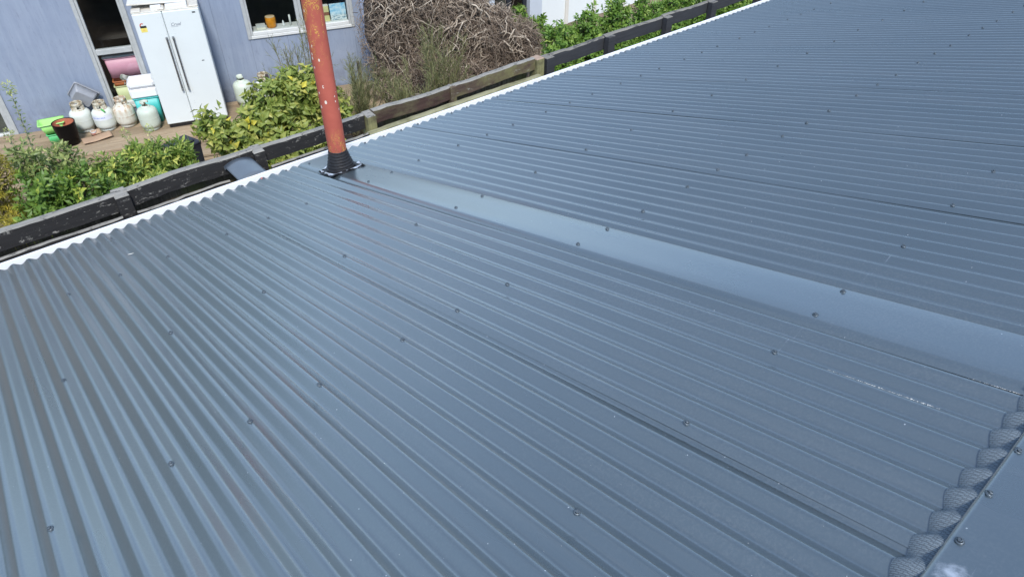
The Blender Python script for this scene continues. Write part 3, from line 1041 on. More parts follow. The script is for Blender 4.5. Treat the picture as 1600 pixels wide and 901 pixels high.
# ------------------------------------------------------------------ deck
M['deck'] = woodmat('weathered_decking', (0.28, 0.20, 0.125), (0.46, 0.355, 0.235), scale=(0.9, 10, 10), rough=0.85, bk=0.6, peel=(0.13, 0.095, 0.065), peel_rng=(0.62, 0.74))
deck = thing('timber_deck', 'weathered brown timber deck along the blue house', 'deck', W0, WA)
dr = random.Random(11)
y = -0.02
for i in range(8):
    w = 0.140
    x = -4.6 + dr.uniform(-0.3, 0)
    while x < 3.4:
        L = dr.uniform(2.6, 3.9)
        x1 = min(x + L, 3.45)
        mb = MB(); dz = dr.uniform(-0.003, 0.003)
        mb.bevbox(x, x1 - 0.004, y - w, y - 0.005, -0.042 + dz, -0.004 + dz, 0.004, dr.random())
        mb.build('plank', M['deck'], deck)
        x = x1
    y -= w + 0.002
for i in range(3):       # lower step
    mb = MB(); mb.bevbox(-4.4, 3.2, y - 0.145, y - 0.005, -0.165, -0.125, 0.004, dr.random()); mb.build('plank', M['deck'], deck); y -= 0.147
fa = MB(); fa.bevbox(-4.6, 3.4, -1.155, -1.135, -0.124, -0.046, 0.003); fa.build('deck_edge_board', M['deck'], deck)
fa = MB(); fa.bevbox(-4.4, 3.2, -1.575, -1.555, -0.30, -0.168, 0.003); fa.build('deck_edge_board', M['deck'], deck)

# ------------------------------------------------------------------ fridge
M['fridge'] = plain('white_fridge_enamel', (0.71, 0.745, 0.725), 0.28, 0, 0.02, 3, dirt=(0.66, 0.66, 0.62), dirt_at=(0.66, 0.85))
M['chrome'] = plain('dull_chrome', (0.50, 0.51, 0.52), 0.25, 0.9, 0.1, 20)
M['black'] = plain('black_plastic', (0.015, 0.015, 0.016), 0.4)
M['dust'] = plain('dusty_cream_plastic', (0.62, 0.58, 0.50), 0.7, 0, 0.12, 12, 0.2, dirt=(0.42, 0.38, 0.31))
fr = thing('fridge', 'tall white double door fridge standing on the deck against the blue wall', 'fridge', wl(-0.005, 0.0, 0), WA)
FW, FH = 0.915, 1.76
mb = MB(); mb.bevbox(0, FW, -0.66, -0.03, 0.03, FH - 0.02, 0.012); body = mb.build('cabinet', M['fridge'], fr)
SEAM = 0.405
for x0, x1 in ((0.003, SEAM - 0.003), (SEAM + 0.003, FW - 0.003)):
    mb = MB(); mb.bevbox(x0, x1, -0.72, -0.665, 0.06, FH - 0.005, 0.010)
    d = mb.build('door', M['fridge'], fr)
    hx = SEAM - 0.035 if x0 < 0.1 else SEAM + 0.055
    h = MB(); h.bevbox(hx - 0.012, hx + 0.012, -0.768, -0.748, 0.62, 1.38, 0.005)
    for z in (0.64, 1.34): h.bevbox(hx - 0.010, hx + 0.010, -0.748, -0.7205, z, z + 0.03, 0.003)
    h.build('handle', M['chrome'], d)
    e = MB()
    for z in (0.600, 1.385): e.bevbox(hx - 0.014, hx + 0.014, -0.772, -0.7206, z - 0.016, z + 0.016, 0.004)
    e.build('handle_end', M['black'] if False else plain('handle_end_grey', (0.16, 0.17, 0.175), 0.4), d)
mb = MB(); mb.box(0.02, FW - 0.02, -0.70, -0.64, 0.0, 0.055); mb.build('kick_plate', M['black'], fr)
# dusty hinge covers and top
tp = MB()
tp.bevbox(0.0, FW, -0.70, -0.05, FH - 0.004, FH + 0.012, 0.005)
tp.bevbox(0.0, 0.13, -0.70, -0.52, FH + 0.012, FH + 0.032, 0.008)
tp.bevbox(FW - 0.13, FW, -0.70, -0.50, FH + 0.012, FH + 0.036, 0.010)
tp.bevbox(0.36, 0.45, -0.70, -0.42, FH + 0.012, FH + 0.04, 0.010)
tp.build('top_cover', M['dust'], fr)
# energy label: red arch, black band, yellow rating
yl = MB(); yl.box(0.065, 0.150, -0.7215, -0.7203, 1.50, 1.585); lab = yl.build('energy_label', plain('label_yellow', (0.80, 0.66, 0.16), 0.6), fr)
q = MB(); q.box(0.065, 0.150, -0.7222, -0.7216, 1.560, 1.590); q.build('label_band', M['black'], lab)
q = MB()
for i in range(8):
    a0, a1 = PI * (0.25 + 0.9 * i / 8), PI * (0.25 + 0.9 * (i + 1) / 8)
    b = len(q.v)
    for (a, rr_) in ((a0, .018), (a0, .032), (a1, .032), (a1, .018)): q.v.append((0.098 + rr_ * math.cos(a), -0.7220, 1.598 + rr_ * math.sin(a)))
    q.face([b, b + 1, b + 2, b + 3])
q.build('label_arch', plain('label_red', (0.62, 0.10, 0.06), 0.6), lab)
q = MB()
for dx in (0, 0.018): q.lathe([(0.004, 0), (0.008, 0)], 10, mat=Matrix.Translation((0.098 + dx, -0.7222, 1.530)) @ Matrix.Rotation(PI / 2, 4, 'X'))
q.build('label_figure', plain('label_orange', (0.75, 0.32, 0.10), 0.6), lab)


def text_part(name, txt, size, mat, parent, loc, rot=(PI / 2, 0, 0), shear=0.0, ext=0.0008):
    cu = bpy.data.curves.new(name, 'FONT')
    cu.body = txt; cu.size = size; cu.shear = shear; cu.extrude = ext
    to = bpy.data.objects.new(name, cu); col.objects.link(to)
    bpy.context.view_layer.update()
    me = bpy.data.meshes.new_from_object(to.evaluated_get(bpy.context.evaluated_depsgraph_get()))
    bpy.data.objects.remove(to)
    me.materials.clear(); me.materials.append(mat)
    o = bpy.data.objects.new(name, me); col.objects.link(o)
    o.parent = parent; o.location = loc; o.rotation_euler = rot
    return o


M['ink'] = plain('pencil_grey_ink', (0.22, 0.23, 0.27), 0.7)
text_part('door_lettering', 'Crual', 0.062, M['ink'], fr, (SEAM + 0.07, -0.7215, 1.545), shear=0.3)
q = MB(); q.box(SEAM + 0.07, SEAM + 0.17, -0.7215, -0.7204, 1.530, 1.533); q.build('underline', M['ink'], fr)
q = MB(); q.box(FW - 0.105, FW - 0.06, -0.7225, -0.7204, 1.695, 1.715); q.build('badge', plain('badge_grey', (0.08, 0.085, 0.09), 0.4), fr)
q = MB(); q.bevbox(FW - 0.155, FW - 0.120, -0.7225, -0.7204, 0.985, 0.997, 0.0006); q.build('scuff_mark', M['black'], fr)
mg = MB(); rr = random.Random(2)
for i in range(26):
    z = rr.choice((rr.uniform(1.42, 1.70), rr.uniform(0.3, 0.58))); x = SEAM + rr.choice((-1, 1)) * rr.uniform(0.02, 0.10)
    mg.box(x, x + 0.006, -0.7210, -0.7204, z, z + 0.006)
mg.box(FW - .27, FW - .262, -0.7210, -0.7204, .80, .808)
mg.build('grime_spots', plain('grime', (0.50, 0.52, 0.52), 0.8), fr)

# clutter lying on top of the fridge
pb = thing('white_board', 'white board lying on top of the fridge', 'board', wl(0.42, 0.30, FH + 0.062), WA, tilt=(R(-3), R(2)))
mb = MB(); mb.bevbox(-0.46, 0.34, -0.25, 0.22, -0.010, 0.010, 0.004); mb.build('panel', plain('off_white_board', (0.70, 0.68, 0.62), 0.7, 0, 0.06, 9), pb)
mb = MB(); mb.bevbox(-0.46, -0.10, -0.27, -0.252, -0.008, 0.014, 0.004); mb.build('torn_edge', M['dust'], pb)
for s, w, lab_ in ((0.37, 0.075, 'small square white box on the left of the fridge top'), (0.60, 0.155, 'long white box on the right of the fridge top')):
    t = thing('small_white_box', lab_, 'box', wl(s + (0.02 if s > .5 else -0.03), 0.62, FH + 0.013), WA)
    mb = MB(); mb.bevbox(-w, w * .9, -0.055, 0.06, 0.0, 0.042, 0.003); mb.build('carton', plain('white_card', (0.75, 0.75, 0.73), 0.6, 0, 0.04), t)
    mb = MB(); mb.bevbox(-w, w * .9, -0.056, 0.062, 0.0425, 0.047, 0.002); mb.build('lid', plain('white_card_lid', (0.78, 0.78, 0.76), 0.6, 0, 0.04), t)

# ------------------------------------------------------------------ gas bottles
def bottle_mat(name, c, rust=None):
    m, nt, bs = newmat(name)
    v = coords(nt)
    cc = ramp(nt, noisetex(nt, v, 6, 6, 0.6), [(0.3, tuple(x * .92 for x in c)), (0.7, tuple(min(1, x * 1.05) for x in c))])
    if rust:
        z = nd(nt, 'ShaderNodeSeparateXYZ'); nt.links.new(v, z.inputs[0])
        zz = ramp(nt, z.outputs[2], [(0.16, 0.25), (0.185, 0.9), (0.2, 0.2), (0.24, 0.35), (0.34, 1.0), (0.40, 1.0)])
        f = noisetex(nt, coords(nt, (9, 9, 4)), 1.7, 9, 0.75)
        k = mth(nt, 'MULTIPLY', ramp(nt, f, [(0.46, 0.0), (0.60, 1.0)]), zz)
        cc = mixc(nt, k, cc, rust)
    else:
        f = noisetex(nt, v, 14, 8, 0.8)
        cc = mixc(nt, ramp(nt, f, [(0.64, 0.0), (0.72, 0.6)]), cc, (0.33, 0.27, 0.18))
    nt.links.new(cc, bs.inputs['Base Color'])
    bs.inputs['Roughness'].default_value = 0.55
    return m


def gas_bottle(label, loc, mat, cmat, collar=True, rz=0.0, R0=0.155, H=0.345):
    t = thing('gas_bottle', label, 'gas bottle', loc, WA + rz, group='gas bottles on the deck')
    mb = MB()
    pr_ = [(0.0, 0.03), (R0 * 0.55, 0.032), (R0 * .86, 0.05), (R0 * .97, 0.085), (R0, 0.12), (R0, H * .53), (R0, H * .548), (R0 + 0.0015, H * .556), (R0 + 0.0015, H * .574), (R0, H * .582), (R0, H * .60), (R0, H - 0.085), (R0 * .96, H - 0.05), (R0 * .82, H - 0.018), (R0 * .55, H), (0.03, H + 0.006), (0.0, H + 0.006)]
    mb.lathe(pr_, 32); mb.build('body', mat, t)
    mb = MB(); mb.lathe([(R0 * .72, 0.0), (R0 * .76, 0.0), (R0 * .78, 0.05), (R0 * .74, 0.05)], 24); mb.build('foot_ring', mat, t)
    mb = MB()
    if collar:
        rc_, hc = R0 * 0.60, 0.105
        for a0, a1 in ((0.25, 1.2), (1.75, 2.75), (3.4, 4.35), (4.95, 5.85)):
            mb.lathe([(rc_, H - 0.01), (rc_ + .002, H + 0.06), (rc_ * .98, H + hc * .62)], 6, a0=a0, a1=a1)
            mb.lathe([(rc_ - .006, H + hc * .62), (rc_ - .008, H + 0.06), (rc_ - .006, H - .01)], 6, a0=a0, a1=a1)
        mb.lathe([(rc_ - .007, H + hc * .6), (rc_ * .985, H + hc * .6), (rc_ * .97, H + hc), (rc_ * .93, H + hc + .008), (rc_ * .85, H + hc + .004), (rc_ * .87, H + hc - .01), (rc_ - .007, H + hc * .6)], 28)
        mb.lathe([(rc_ + .001, H - .02), (rc_ + .002, H + .025), (rc_ - .005, H + .026), (rc_ - .006, H - .02)], 28)
    else:
        rc_ = R0 * 0.42
        mb.lathe([(rc_ * 1.15, H - 0.004), (rc_ * 1.05, H + .018), (rc_ * .75, H + .030), (rc_ * .65, H + 0.03)], 20)
        mb.lathe([(rc_ * .8, H + .06), (rc_ * .95, H + .062), (rc_ * .98, H + .095), (rc_ * .86, H + .10), (rc_ * .8, H + .06)], 16, a0=0.6, a1=5.2)
        mb.lathe([(rc_ * .95, H + .02), (rc_ * .93, H + .08)], 4, a0=1.9, a1=2.9)
        mb.lathe([(rc_ * .93, H + .08), (rc_ * .95, H + .02)], 4, a0=1.9, a1=2.9)
    mb.build('collar', cmat, t)
    v = MB(); v.lathe([(0.016, H), (0.016, H + .045), (0.022, H + .05), (0.022, H + .07), (0.01, H + .078), (0, H + .078)], 12)
    v.tube([(0, 0, H + .04), (0.05, -0.02, H + .04)], 0.011, 10)
    v.build('valve', M['brass'], t)
    return t


M['brass'] = plain('dull_brass', (0.20, 0.17, 0.11), 0.45, 0.7, 0.3, 40)
BM = {'cream': bottle_mat('cream_bottle_paint', (0.66, 0.69, 0.62)), 'green': bottle_mat('pale_green_bottle_paint', (0.60, 0.66, 0.55)), 'grey': bottle_mat('grey_green_bottle_paint', (0.55, 0.60, 0.50)),
      'rust': bottle_mat('rust_streaked_bottle_paint', (0.68, 0.66, 0.56), (0.40, 0.20, 0.07)), 'white': bottle_mat('white_bottle_paint', (0.74, 0.76, 0.74)), 'collar': bottle_mat('stained_collar_paint', (0.62, 0.58, 0.46), (0.30, 0.2, 0.1))}
gas_bottle('pale green gas bottle behind the black pot', wl(-1.22, 0.27), BM['cream'], BM['collar'], True, 0.4)
b2 = gas_bottle('cream gas bottle with a white paper label band', wl(-0.90, 0.36), BM['cream'], BM['collar'], True, 1.3)
mb = MB(); mb.lathe([(0.1565, 0.205), (0.1565, 0.275)], 20, a0=R(200), a1=R(325)); lb_ = mb.build('paper_label', plain('white_label', (0.72, 0.74, 0.80), 0.6, 0, 0.05, 30), b2)
b2o = b2.rotation_euler
b2.rotation_euler = (0, 0, WA)
mb = MB()
for i in range(9):
    a = R(215 + 8.0 * i); mb.lathe([(0.1572, 0.232), (0.1572, 0.252)], 2, a0=a, a1=a + R(4.5 if i % 3 else 6.5))
mb.build('label_print', plain('blue_print', (0.30, 0.36, 0.62), 0.6), lb_)
tg = MB(); tg.tube([(0.02, -0.11, 0.37), (0.05, -0.125, 0.345), (0.06, -0.135, 0.325)], 0.014, 8); tg.build('green_tag', plain('green_plastic_tag', (0.08, 0.38, 0.08), 0.5), b2)
gas_bottle('rust streaked gas bottle under the tall window', wl(-0.60, 0.33), BM['rust'], BM['rust'], True, 2.2)
gas_bottle('grey green gas bottle standing forward beside the fridge', wl(-0.245, 0.62), BM['grey'], BM['grey'], False, -0.5, 0.15, 0.36)
gas_bottle('pale green gas bottle right of the fridge', wl(1.24, 0.22), BM['green'], BM['green'], False, 0.3, 0.15, 0.40)
gas_bottle('whiter gas bottle half hidden behind the leafy shrub', wl(1.60, 0.20), BM['white'], BM['collar'], True, 0.9, 0.15, 0.36)

# ------------------------------------------------------------------ other things on the deck
def bucket_shell(mb, prof_o, n=28, rect=None):
    mb.lathe(prof_o, n)


t = thing('black_pot', 'glossy black plant pot with terracotta inside on the deck', 'plant pot', wl(-1.40, 0.70), WA)
mb = MB(); mb.lathe([(0.0, 0.0), (0.105, 0.0), (0.118, 0.01), (0.150, 0.20), (0.158, 0.33), (0.162, 0.345), (0.160, 0.352), (0.150, 0.348), (0.146, 0.335)], 32)
mb.build('outer_pot', plain('glossy_black_glaze', (0.006, 0.005, 0.005), 0.35, spec=0.12), t)
mb = MB(); mb.lathe([(0.1455, 0.346), (0.140, 0.25), (0.12, 0.12), (0.0, 0.11)], 32); mb.build('inner_clay', plain('terracotta', (0.48, 0.16, 0.085), 0.8, 0, 0.15, 8), t)

def tub(name, label, loc, rz, w, d, h, taper, mat, matlip, tilt=(0, 0), lip=0.012, cat='tub'):
    t = thing(name, label, cat, loc, rz, tilt=tilt)
    mb = MB()
    def ring(sx, sy, z, cr_=0.03):
        pts = []
        for cx, cy, a0 in ((1, 1, 0), (-1, 1, 90), (-1, -1, 180), (1, -1, 270)):
            for q in range(5):
                a = R(a0 + 22.5 * q)
                pts.append((cx * (sx - cr_) + cr_ * math.cos(a), cy * (sy - cr_) + cr_ * math.sin(a), z))
        return pts
    rings = [ring(w * taper, d * taper, 0), ring(w, d, h), ring(w - .006, d - .006, h), ring(w * taper - .006, d * taper - .006, 0.006)]
    for rg in rings: mb.v += rg
    n = 20
    for j in range(3):
        for i in range(n): mb.face([j * n + i, j * n + (i + 1) % n, (j + 1) * n + (i + 1) % n, (j + 1) * n + i], 0, j != 1)
    mb.face(list(range(n))[::-1]); mb.face(list(range(3 * n, 4 * n)))
    mb.build('basin', mat, t)
    lp = MB()
    ra = [ring(w + .001, d + .001, h - lip), ring(w + lip, d + lip, h - lip * .6), ring(w + lip, d + lip, h + .002), ring(w - .004, d - .004, h + .003)]
    for rg in ra: lp.v += rg
    for j in range(3):
        for i in range(n): lp.face([j * n + i, j * n + (i + 1) % n, (j + 1) * n + (i + 1) % n, (j + 1) * n + i], 0, True)
    lp.build('rim', matlip, t)
    return t


lime = plain('lime_plastic', (0.36, 0.72, 0.20), 0.4, 0, 0.05)
grn = plain('green_plastic', (0.10, 0.50, 0.17), 0.45, 0, 0.05)
gry = plain('grey_plastic', (0.30, 0.31, 0.33), 0.45, 0, 0.08)
tub('green_tub', 'green plastic tub under the lime basin', wl(-1.57, 0.50), WA + 0.1, 0.14, 0.105, 0.14, 0.92, grn, grn)
tub('lime_basin', 'bright lime plastic basin stacked behind the black pot', wl(-1.60, 0.48, 0.145), WA + 0.12, 0.17, 0.13, 0.16, 0.72, lime, lime, lip=0.014)
tub('grey_basin', 'grey plastic basin tipped against the blue wall', wl(-1.12, 0.20, 0.46), WA + R(4), 0.175, 0.135, 0.15, 0.72, gry, gry, tilt=(R(-72), R(40)), lip=0.014)
t = thing('paper_cup', 'red and white paper cup on the cardboard', 'cup', wl(-1.085, 0.565), WA)
mb = MB(); mb.lathe([(0.0, 0.0), (0.034, 0.0), (0.042, 0.062)], 20); mb.build('cup_wall', plain('red_cup', (0.42, 0.07, 0.06), 0.5), t)
mb = MB(); mb.lathe([(0.042, 0.062), (0.045, 0.085), (0.046, 0.088), (0.044, 0.088), (0.040, 0.05), (0.0, 0.012)], 20); mb.build('cup_rim', plain('white_cup', (0.75, 0.73, 0.70), 0.5), t)
t = thing('cardboard_piece', 'flattened brown cardboard lying beside the black pot', 'cardboard', wl(-1.03, 0.70, 0.01), WA + 0.25)
cdm = plain('brown_cardboard', (0.42, 0.28, 0.18), 0.85, 0, 0.1, 5, 0.2)
mb = MB(); mb.grid(lambda a, b: (-0.22 + 0.42 * a, -0.12 + 0.22 * b + 0.03 * a, 0.012 + 0.03 * abs(a - 0.4) + 0.012 * math.sin(b * 3)), 12, 6, smooth=True)
o = mb.build('sheet', cdm, t); md = o.modifiers.new('thickness', 'SOLIDIFY'); md.thickness = 0.006
mb = MB(); mb.grid(lambda a, b: (-0.05 + 0.13 * a, 0.10 + 0.07 * b, 0.035 + 0.045 * b), 3, 3); o = mb.build('flap', cdm, t); md = o.modifiers.new('thickness', 'SOLIDIFY'); md.thickness = 0.005

teal = plain('teal_plastic', (0.05, 0.45, 0.42), 0.45, 0, 0.05)
wht = plain('white_cooler_plastic', (0.80, 0.80, 0.81), 0.4, 0, 0.03)
t = tub('cool_box', 'teal cool box with white lid between the gas bottles and fridge', wl(-0.225, 0.27), WA, 0.18, 0.145, 0.42, 0.88, teal, teal, cat='cool box')
mb = MB(); mb.bevbox(-0.195, 0.195, -0.160, 0.160, 0.43, 0.575, 0.02); mb.bevbox(-0.20, 0.20, -0.165, 0.165, 0.58, 0.70, 0.04); mb.build('lid', wht, t)
mb = MB()
for x in (-0.215, 0.205): mb.bevbox(x, x + 0.02, -0.03, 0.03, 0.44, 0.56, 0.006)
mb.build('handle', wht, t)

# storage tubs and cloth behind the lower pane
pk = plain('pink_plastic', (0.74, 0.34, 0.44), 0.45, 0, 0.05)
ylw = plain('pale_yellow_plastic', (0.72, 0.70, 0.38), 0.5, 0, 0.06)
t = tub('yellow_storage_tub', 'pale yellow storage tub behind the lower window pane', wl(-0.43, -0.165, 0.16), WA, 0.235, 0.11, 0.33, 0.95, ylw, ylw, cat='storage tub')
t = tub('orange_tray', 'small orange tray just under the pink tub in the window', wl(-0.56, -0.15, 0.50), WA, 0.10, 0.09, 0.07, 0.95, plain('orange_plastic', (0.60, 0.16, 0.05), 0.5), plain('orange_plastic_rim', (0.60, 0.18, 0.06), 0.5), cat='tray')
t = tub('pink_storage_tub', 'pink storage tub with grey lid behind the lower window pane', wl(-0.425, -0.20, 0.62), WA, 0.255, 0.12, 0.31, 0.93, pk, pk, cat='storage tub')
mb = MB(); mb.bevbox(-0.275, 0.275, -0.135, 0.135, 0.316, 0.355, 0.01); mb.build('lid', gry, t)
mb = MB(); mb.bevbox(-0.12, 0.12, -0.142, -0.1355, 0.322, 0.348, 0.002); mb.build('clip', plain('grey_clip', (0.22, 0.25, 0.29), 0.5), t)
t = thing('crumpled_cloth', 'crumpled grey cloth in front of the pink tub in the window', 'cloth', wl(-0.38, -0.075, 0.50), WA)
mb = MB()
def clf(a, b):
    x = -0.14 + 0.34 * a; z = 0.15 * b * (1.25 - 0.9 * a)
    return (x + 0.02 * math.sin(7 * b), -0.035 + 0.018 * math.sin(9 * a + 4 * b) + 0.012 * math.sin(23 * a), z + 0.01 * math.sin(13 * a))
mb.grid(clf, 22, 10); o = mb.build('fabric', plain('grey_fabric', (0.36, 0.36, 0.32), 0.9, 0, 0.1, 20), t); md = o.modifiers.new('thickness', 'SOLIDIFY'); md.thickness = 0.004

# things on the sill of the wide window
t = thing('amber_jar', 'orange ribbed glass jar on the window sill', 'jar', wl(1.935, -0.155, 1.085), WA)
am = plain('amber_ribbed_glass', (0.70, 0.26, 0.02), 0.15, 0, 0.25, 14)
mb = MB(); nn = 40
pr2 = [(0.0, 0), (0.062, 0.0), (0.074, 0.02), (0.082, 0.09), (0.080, 0.155), (0.076, 0.17)]
for rad, z in pr2:
    for i in range(nn):
        a = 2 * PI * i / nn; rr2 = rad * (1 + 0.035 * (i % 2)); mb.v.append((rr2 * math.cos(a), rr2 * math.sin(a), z))
for j in range(len(pr2) - 1):
    for i in range(nn): mb.face([j * nn + i, j * nn + (i + 1) % nn, (j + 1) * nn + (i + 1) % nn, (j + 1) * nn + i], 0, True)
mb.build('glass_body', am, t)
mb = MB(); mb.lathe([(0.076, 0.17), (0.078, 0.178), (0.074, 0.182), (0.0, 0.181)], 30); mb.build('lid', plain('wooden_lid', (0.62, 0.45, 0.26), 0.6), t)
sl_ = MB(); sl_.bevbox(1.63, 3.2, 0.075, 0.32, 1.05, 1.082, 0.004); sl_.build('inner_sill', M['sill'], house)
def carton(name, label, cat, s, w, h, d, z, mats, y=0.13):
    t = thing(name, label, cat, wl(s, -y, z), WA)
    zz = 0
    for i, (m_, frac) in enumerate(mats):
        mb = MB(); mb.bevbox(-w / 2 + .0005 * i, w / 2 - .0005 * i, -d / 2 + .0005 * i, d / 2, zz, zz + h * frac - 0.0005, 0.002)
        mb.build(('body', 'band', 'print', 'cap')[i % 4], m_, t); zz += h * frac
    return t
pale = plain('stacked_paper', (0.66, 0.62, 0.50), 0.8)
carton('paper_stack', 'low stack of pale papers beside the amber jar on the sill', 'papers', 1.76, 0.15, 0.075, 0.12, 1.084, [(pale, 0.55), (plain('paper_grey', (0.5, 0.5, 0.46), 0.8), 0.45)])
t = thing('candle', 'white candle standing on the window sill left of the red pipe', 'candle', wl(2.245, -0.14, 1.084), WA)
mb = MB(); mb.lathe([(0, 0), (0.016, 0), (0.016, 0.17), (0.012, 0.175), (0, 0.174)], 14); mb.build('wax', plain('white_wax', (0.75, 0.74, 0.68), 0.5), t)
mb = MB(); mb.tube([(0, 0, 0.174), (0.001, 0, 0.19)], 0.0015, 5); mb.build('wick', M['black'], t)
t = thing('white_figurine', 'little pointed white ornament on the window sill', 'ornament', wl(2.13, -0.15, 1.084), WA)
mb = MB(); mb.lathe([(0, 0), (0.022, 0), (0.026, 0.03), (0.012, 0.055), (0.016, 0.07), (0.0, 0.10)], 12); mb.build('figure', plain('white_china', (0.75, 0.75, 0.73), 0.3), t)
bluep = plain('blue_print_card', (0.10, 0.38, 0.62), 0.5)
carton('blue_pot', 'small blue pot on the window sill right of the red pipe', 'pot', 2.745, 0.085, 0.14, 0.07, 1.084, [(bluep, 0.6), (plain('grey_lid', (0.35, 0.38, 0.42), 0.5), 0.4)])
carton('yellow_carton', 'tall yellow carton with brown band on the window sill', 'carton', 2.855, 0.095, 0.27, 0.06, 1.084, [(plain('yellow_card', (0.66, 0.60, 0.26), 0.6), 0.36), (plain('brown_band', (0.25, 0.11, 0.06), 0.6), 0.2), (plain('yellow_card_upper', (0.70, 0.64, 0.30), 0.6), 0.36), (plain('white_cap', (0.7, 0.68, 0.6), 0.5), 0.08)])


def seascape():
    m, nt, bs = newmat('printed_sky_picture')
    v = coords(nt)
    z = nd(nt, 'ShaderNodeSeparateXYZ'); nt.links.new(v, z.inputs[0])
    n_ = noisetex(nt, coords(nt, (5, 1, 11)), 1.6, 5, 0.6)
    c = ramp(nt, n_, [(0.38, (0.20, 0.50, 0.72)), (0.55, (0.55, 0.74, 0.84)), (0.68, (0.75, 0.80, 0.80))])
    c2 = ramp(nt, noisetex(nt, coords(nt, (6, 1, 16)), 2.6, 5, 0.7), [(0.42, (0.10, 0.22, 0.30)), (0.52, (0.70, 0.75, 0.74))])
    c = mixc(nt, ramp(nt, z.outputs[2], [(0.07, 1.0), (0.12, 0.0)]), c, c2)
    nt.links.new(c, bs.inputs['Base Color']); bs.inputs['Roughness'].default_value = 0.4
    return m


t = thing('sky_picture', 'pale blue sky picture leaning inside the wide window', 'picture', wl(3.06, -0.12, 1.084), WA, tilt=(R(-5), 0))
mb = MB(); mb.bevbox(-0.135, 0.135, 0, 0.014, 0, 0.265, 0.002); mb.build('print', seascape(), t)
mb = MB(); mb.box(-0.14, 0.14, 0.0145, 0.022, 0.0, 0.27); mb.build('backing', M['black'], t)

# black bin near the shrubs, stakes
t = thing('black_bin', 'black plastic bin half hidden behind shrubs in front of the deck', 'bin', (2.14, 4.75, GZ), 0.3)
mb = MB(); hb = 1.0
def binring(w, z): return [(w, w * .9, z), (-w, w * .9, z), (-w, -w * .9, z), (w, -w * .9, z)]
for w, z in ((0.13, 0), (0.165, hb), (0.172, hb), (0.172, hb + .02)): mb.v += binring(w, z)
for j in range(3):
    for i in range(4): mb.face([j * 4 + i, j * 4 + (i + 1) % 4, j * 4 + 4 + (i + 1) % 4, j * 4 + 4 + i])
binm = plain('black_bin_plastic', (0.022, 0.024, 0.032), 0.45, 0, 0.2, 12)
mb.build('bin_body', binm, t)
mb = MB(); mb.bevbox(-0.18, 0.18, -0.165, 0.165, hb + .021, hb + .06, 0.012); mb.bevbox(-0.13, 0.13, -0.11, 0.11, hb + .06, hb + .085, 0.012); mb.build('bin_lid', binm, t)
for lab_, (x, y), z1 in (('dark stake in front of the white gas bottle', (3.55, 5.05), 1.50), ('short dark stake near the blue house corner', (5.27, 5.62), 1.10)):
    t = thing('garden_stake', lab_, 'stake', (x, y, GZ), 0.3, group='garden stakes')
    mb = MB(); mb.bevbox(-0.018, 0.018, -0.018, 0.018, -0.1, z1 - .03, 0.003); mb.build('shaft', plain('dark_stake', (0.04, 0.032, 0.028), 0.8), t)
    mb = MB(); mb.lathe([(0.024, z1 - .0295), (0.018, z1), (0.0, z1)], 4, smooth=False, a0=PI / 4, a1=PI / 4 + 2 * PI); mb.build('tip', plain('dark_stake_tip', (0.07, 0.05, 0.04), 0.8), t)

# ------------------------------------------------------------------ white neighbouring cottage
wc = thing('white_cottage', 'white panelled cottage with grey door posts behind the hedge', 'house', (11.0, 7.2, GZ))
WI = Matrix.Translation(-Vector(wc.location))
M['whitewall'] = plain('white_wall_paint', (0.74, 0.765, 0.75), 0.6, 0, 0.02, 2)
M['batten'] = plain('cream_batten_paint', (0.66, 0.62, 0.55), 0.6, 0, 0.05, 4)
M['greypost'] = plain('pale_grey_post_paint', (0.52, 0.56, 0.61), 0.55, 0, 0.04, 3)
M['darkframe'] = plain('charcoal_joinery', (0.022, 0.026, 0.034), 0.4)
xs = [10.66, 11.50, 12.42, 13.45, 14.48, 15.5, 16.5]
for a, b in zip(xs[:-1], xs[1:]):
    mb = MB(); mb.box(a + 0.003, b - 0.003, 7.2, 7.28, GZ, 0.2); mb.build('wall_panel', M['whitewall'], wc, WI)
    mb = MB(); mb.bevbox(b - 0.045, b + 0.045, 7.165, 7.199, GZ, 0.2, 0.004); mb.build('batten', M['batten'], wc, WI)
for a, b in ((9.05, 9.33), (10.30, 10.655)):
    mb = MB(); mb.bevbox(a, b, 7.10, 7.30, GZ, 0.2, 0.006); mb.build('door_post', M['greypost'], wc, WI)
dd = MB()
for a, b in ((9.335, 9.42), (9.74, 9.86), (10.20, 10.295)): dd.bevbox(a, b, 7.2, 7.26, GZ, -0.3, 0.004)
dd.box(9.335, 10.295, 7.2, 7.26, -0.3, 0.2)
do = dd.build('glazed_door', M['darkframe'], wc, WI)
for a, b in ((9.42, 9.74), (9.86, 10.20)):
    mb = MB(); mb.v += [(a, 7.228, GZ), (b, 7.228, GZ), (b, 7.228, -.3), (a, 7.228, -.3)]; mb.face([0, 1, 2, 3]); mb.build('pane', M['glass'], do)
mb = MB(); mb.box(9.2, 10.45, 8.1, 8.15, GZ, 0.2); mb.box(7.0, 9.04, 8.0, 8.1, GZ, 0.2); mb.box(9.0, 9.05, 7.31, 8.0, GZ, .2); mb.build('porch_shade', M['room'], wc, WI)  # dark sheets stand in for the shade inside the porch recess
mb = MB(); mb.box(16.5, 16.6, 7.2, 12.0, GZ, 0.2); mb.box(7.0, 16.6, 12.0, 12.1, GZ, 0.2); mb.box(7.0, 7.1, 8.11, 12.0, GZ, 0.2); mb.build('outer_wall', M['whitewall'], wc, WI)
mb = MB()
mb.v += [(6.7, 6.8, 0.2), (17, 6.8, 0.2), (17, 9.6, 0.9), (6.7, 9.6, 0.9), (17, 12.4, 0.2), (6.7, 12.4, 0.2)]
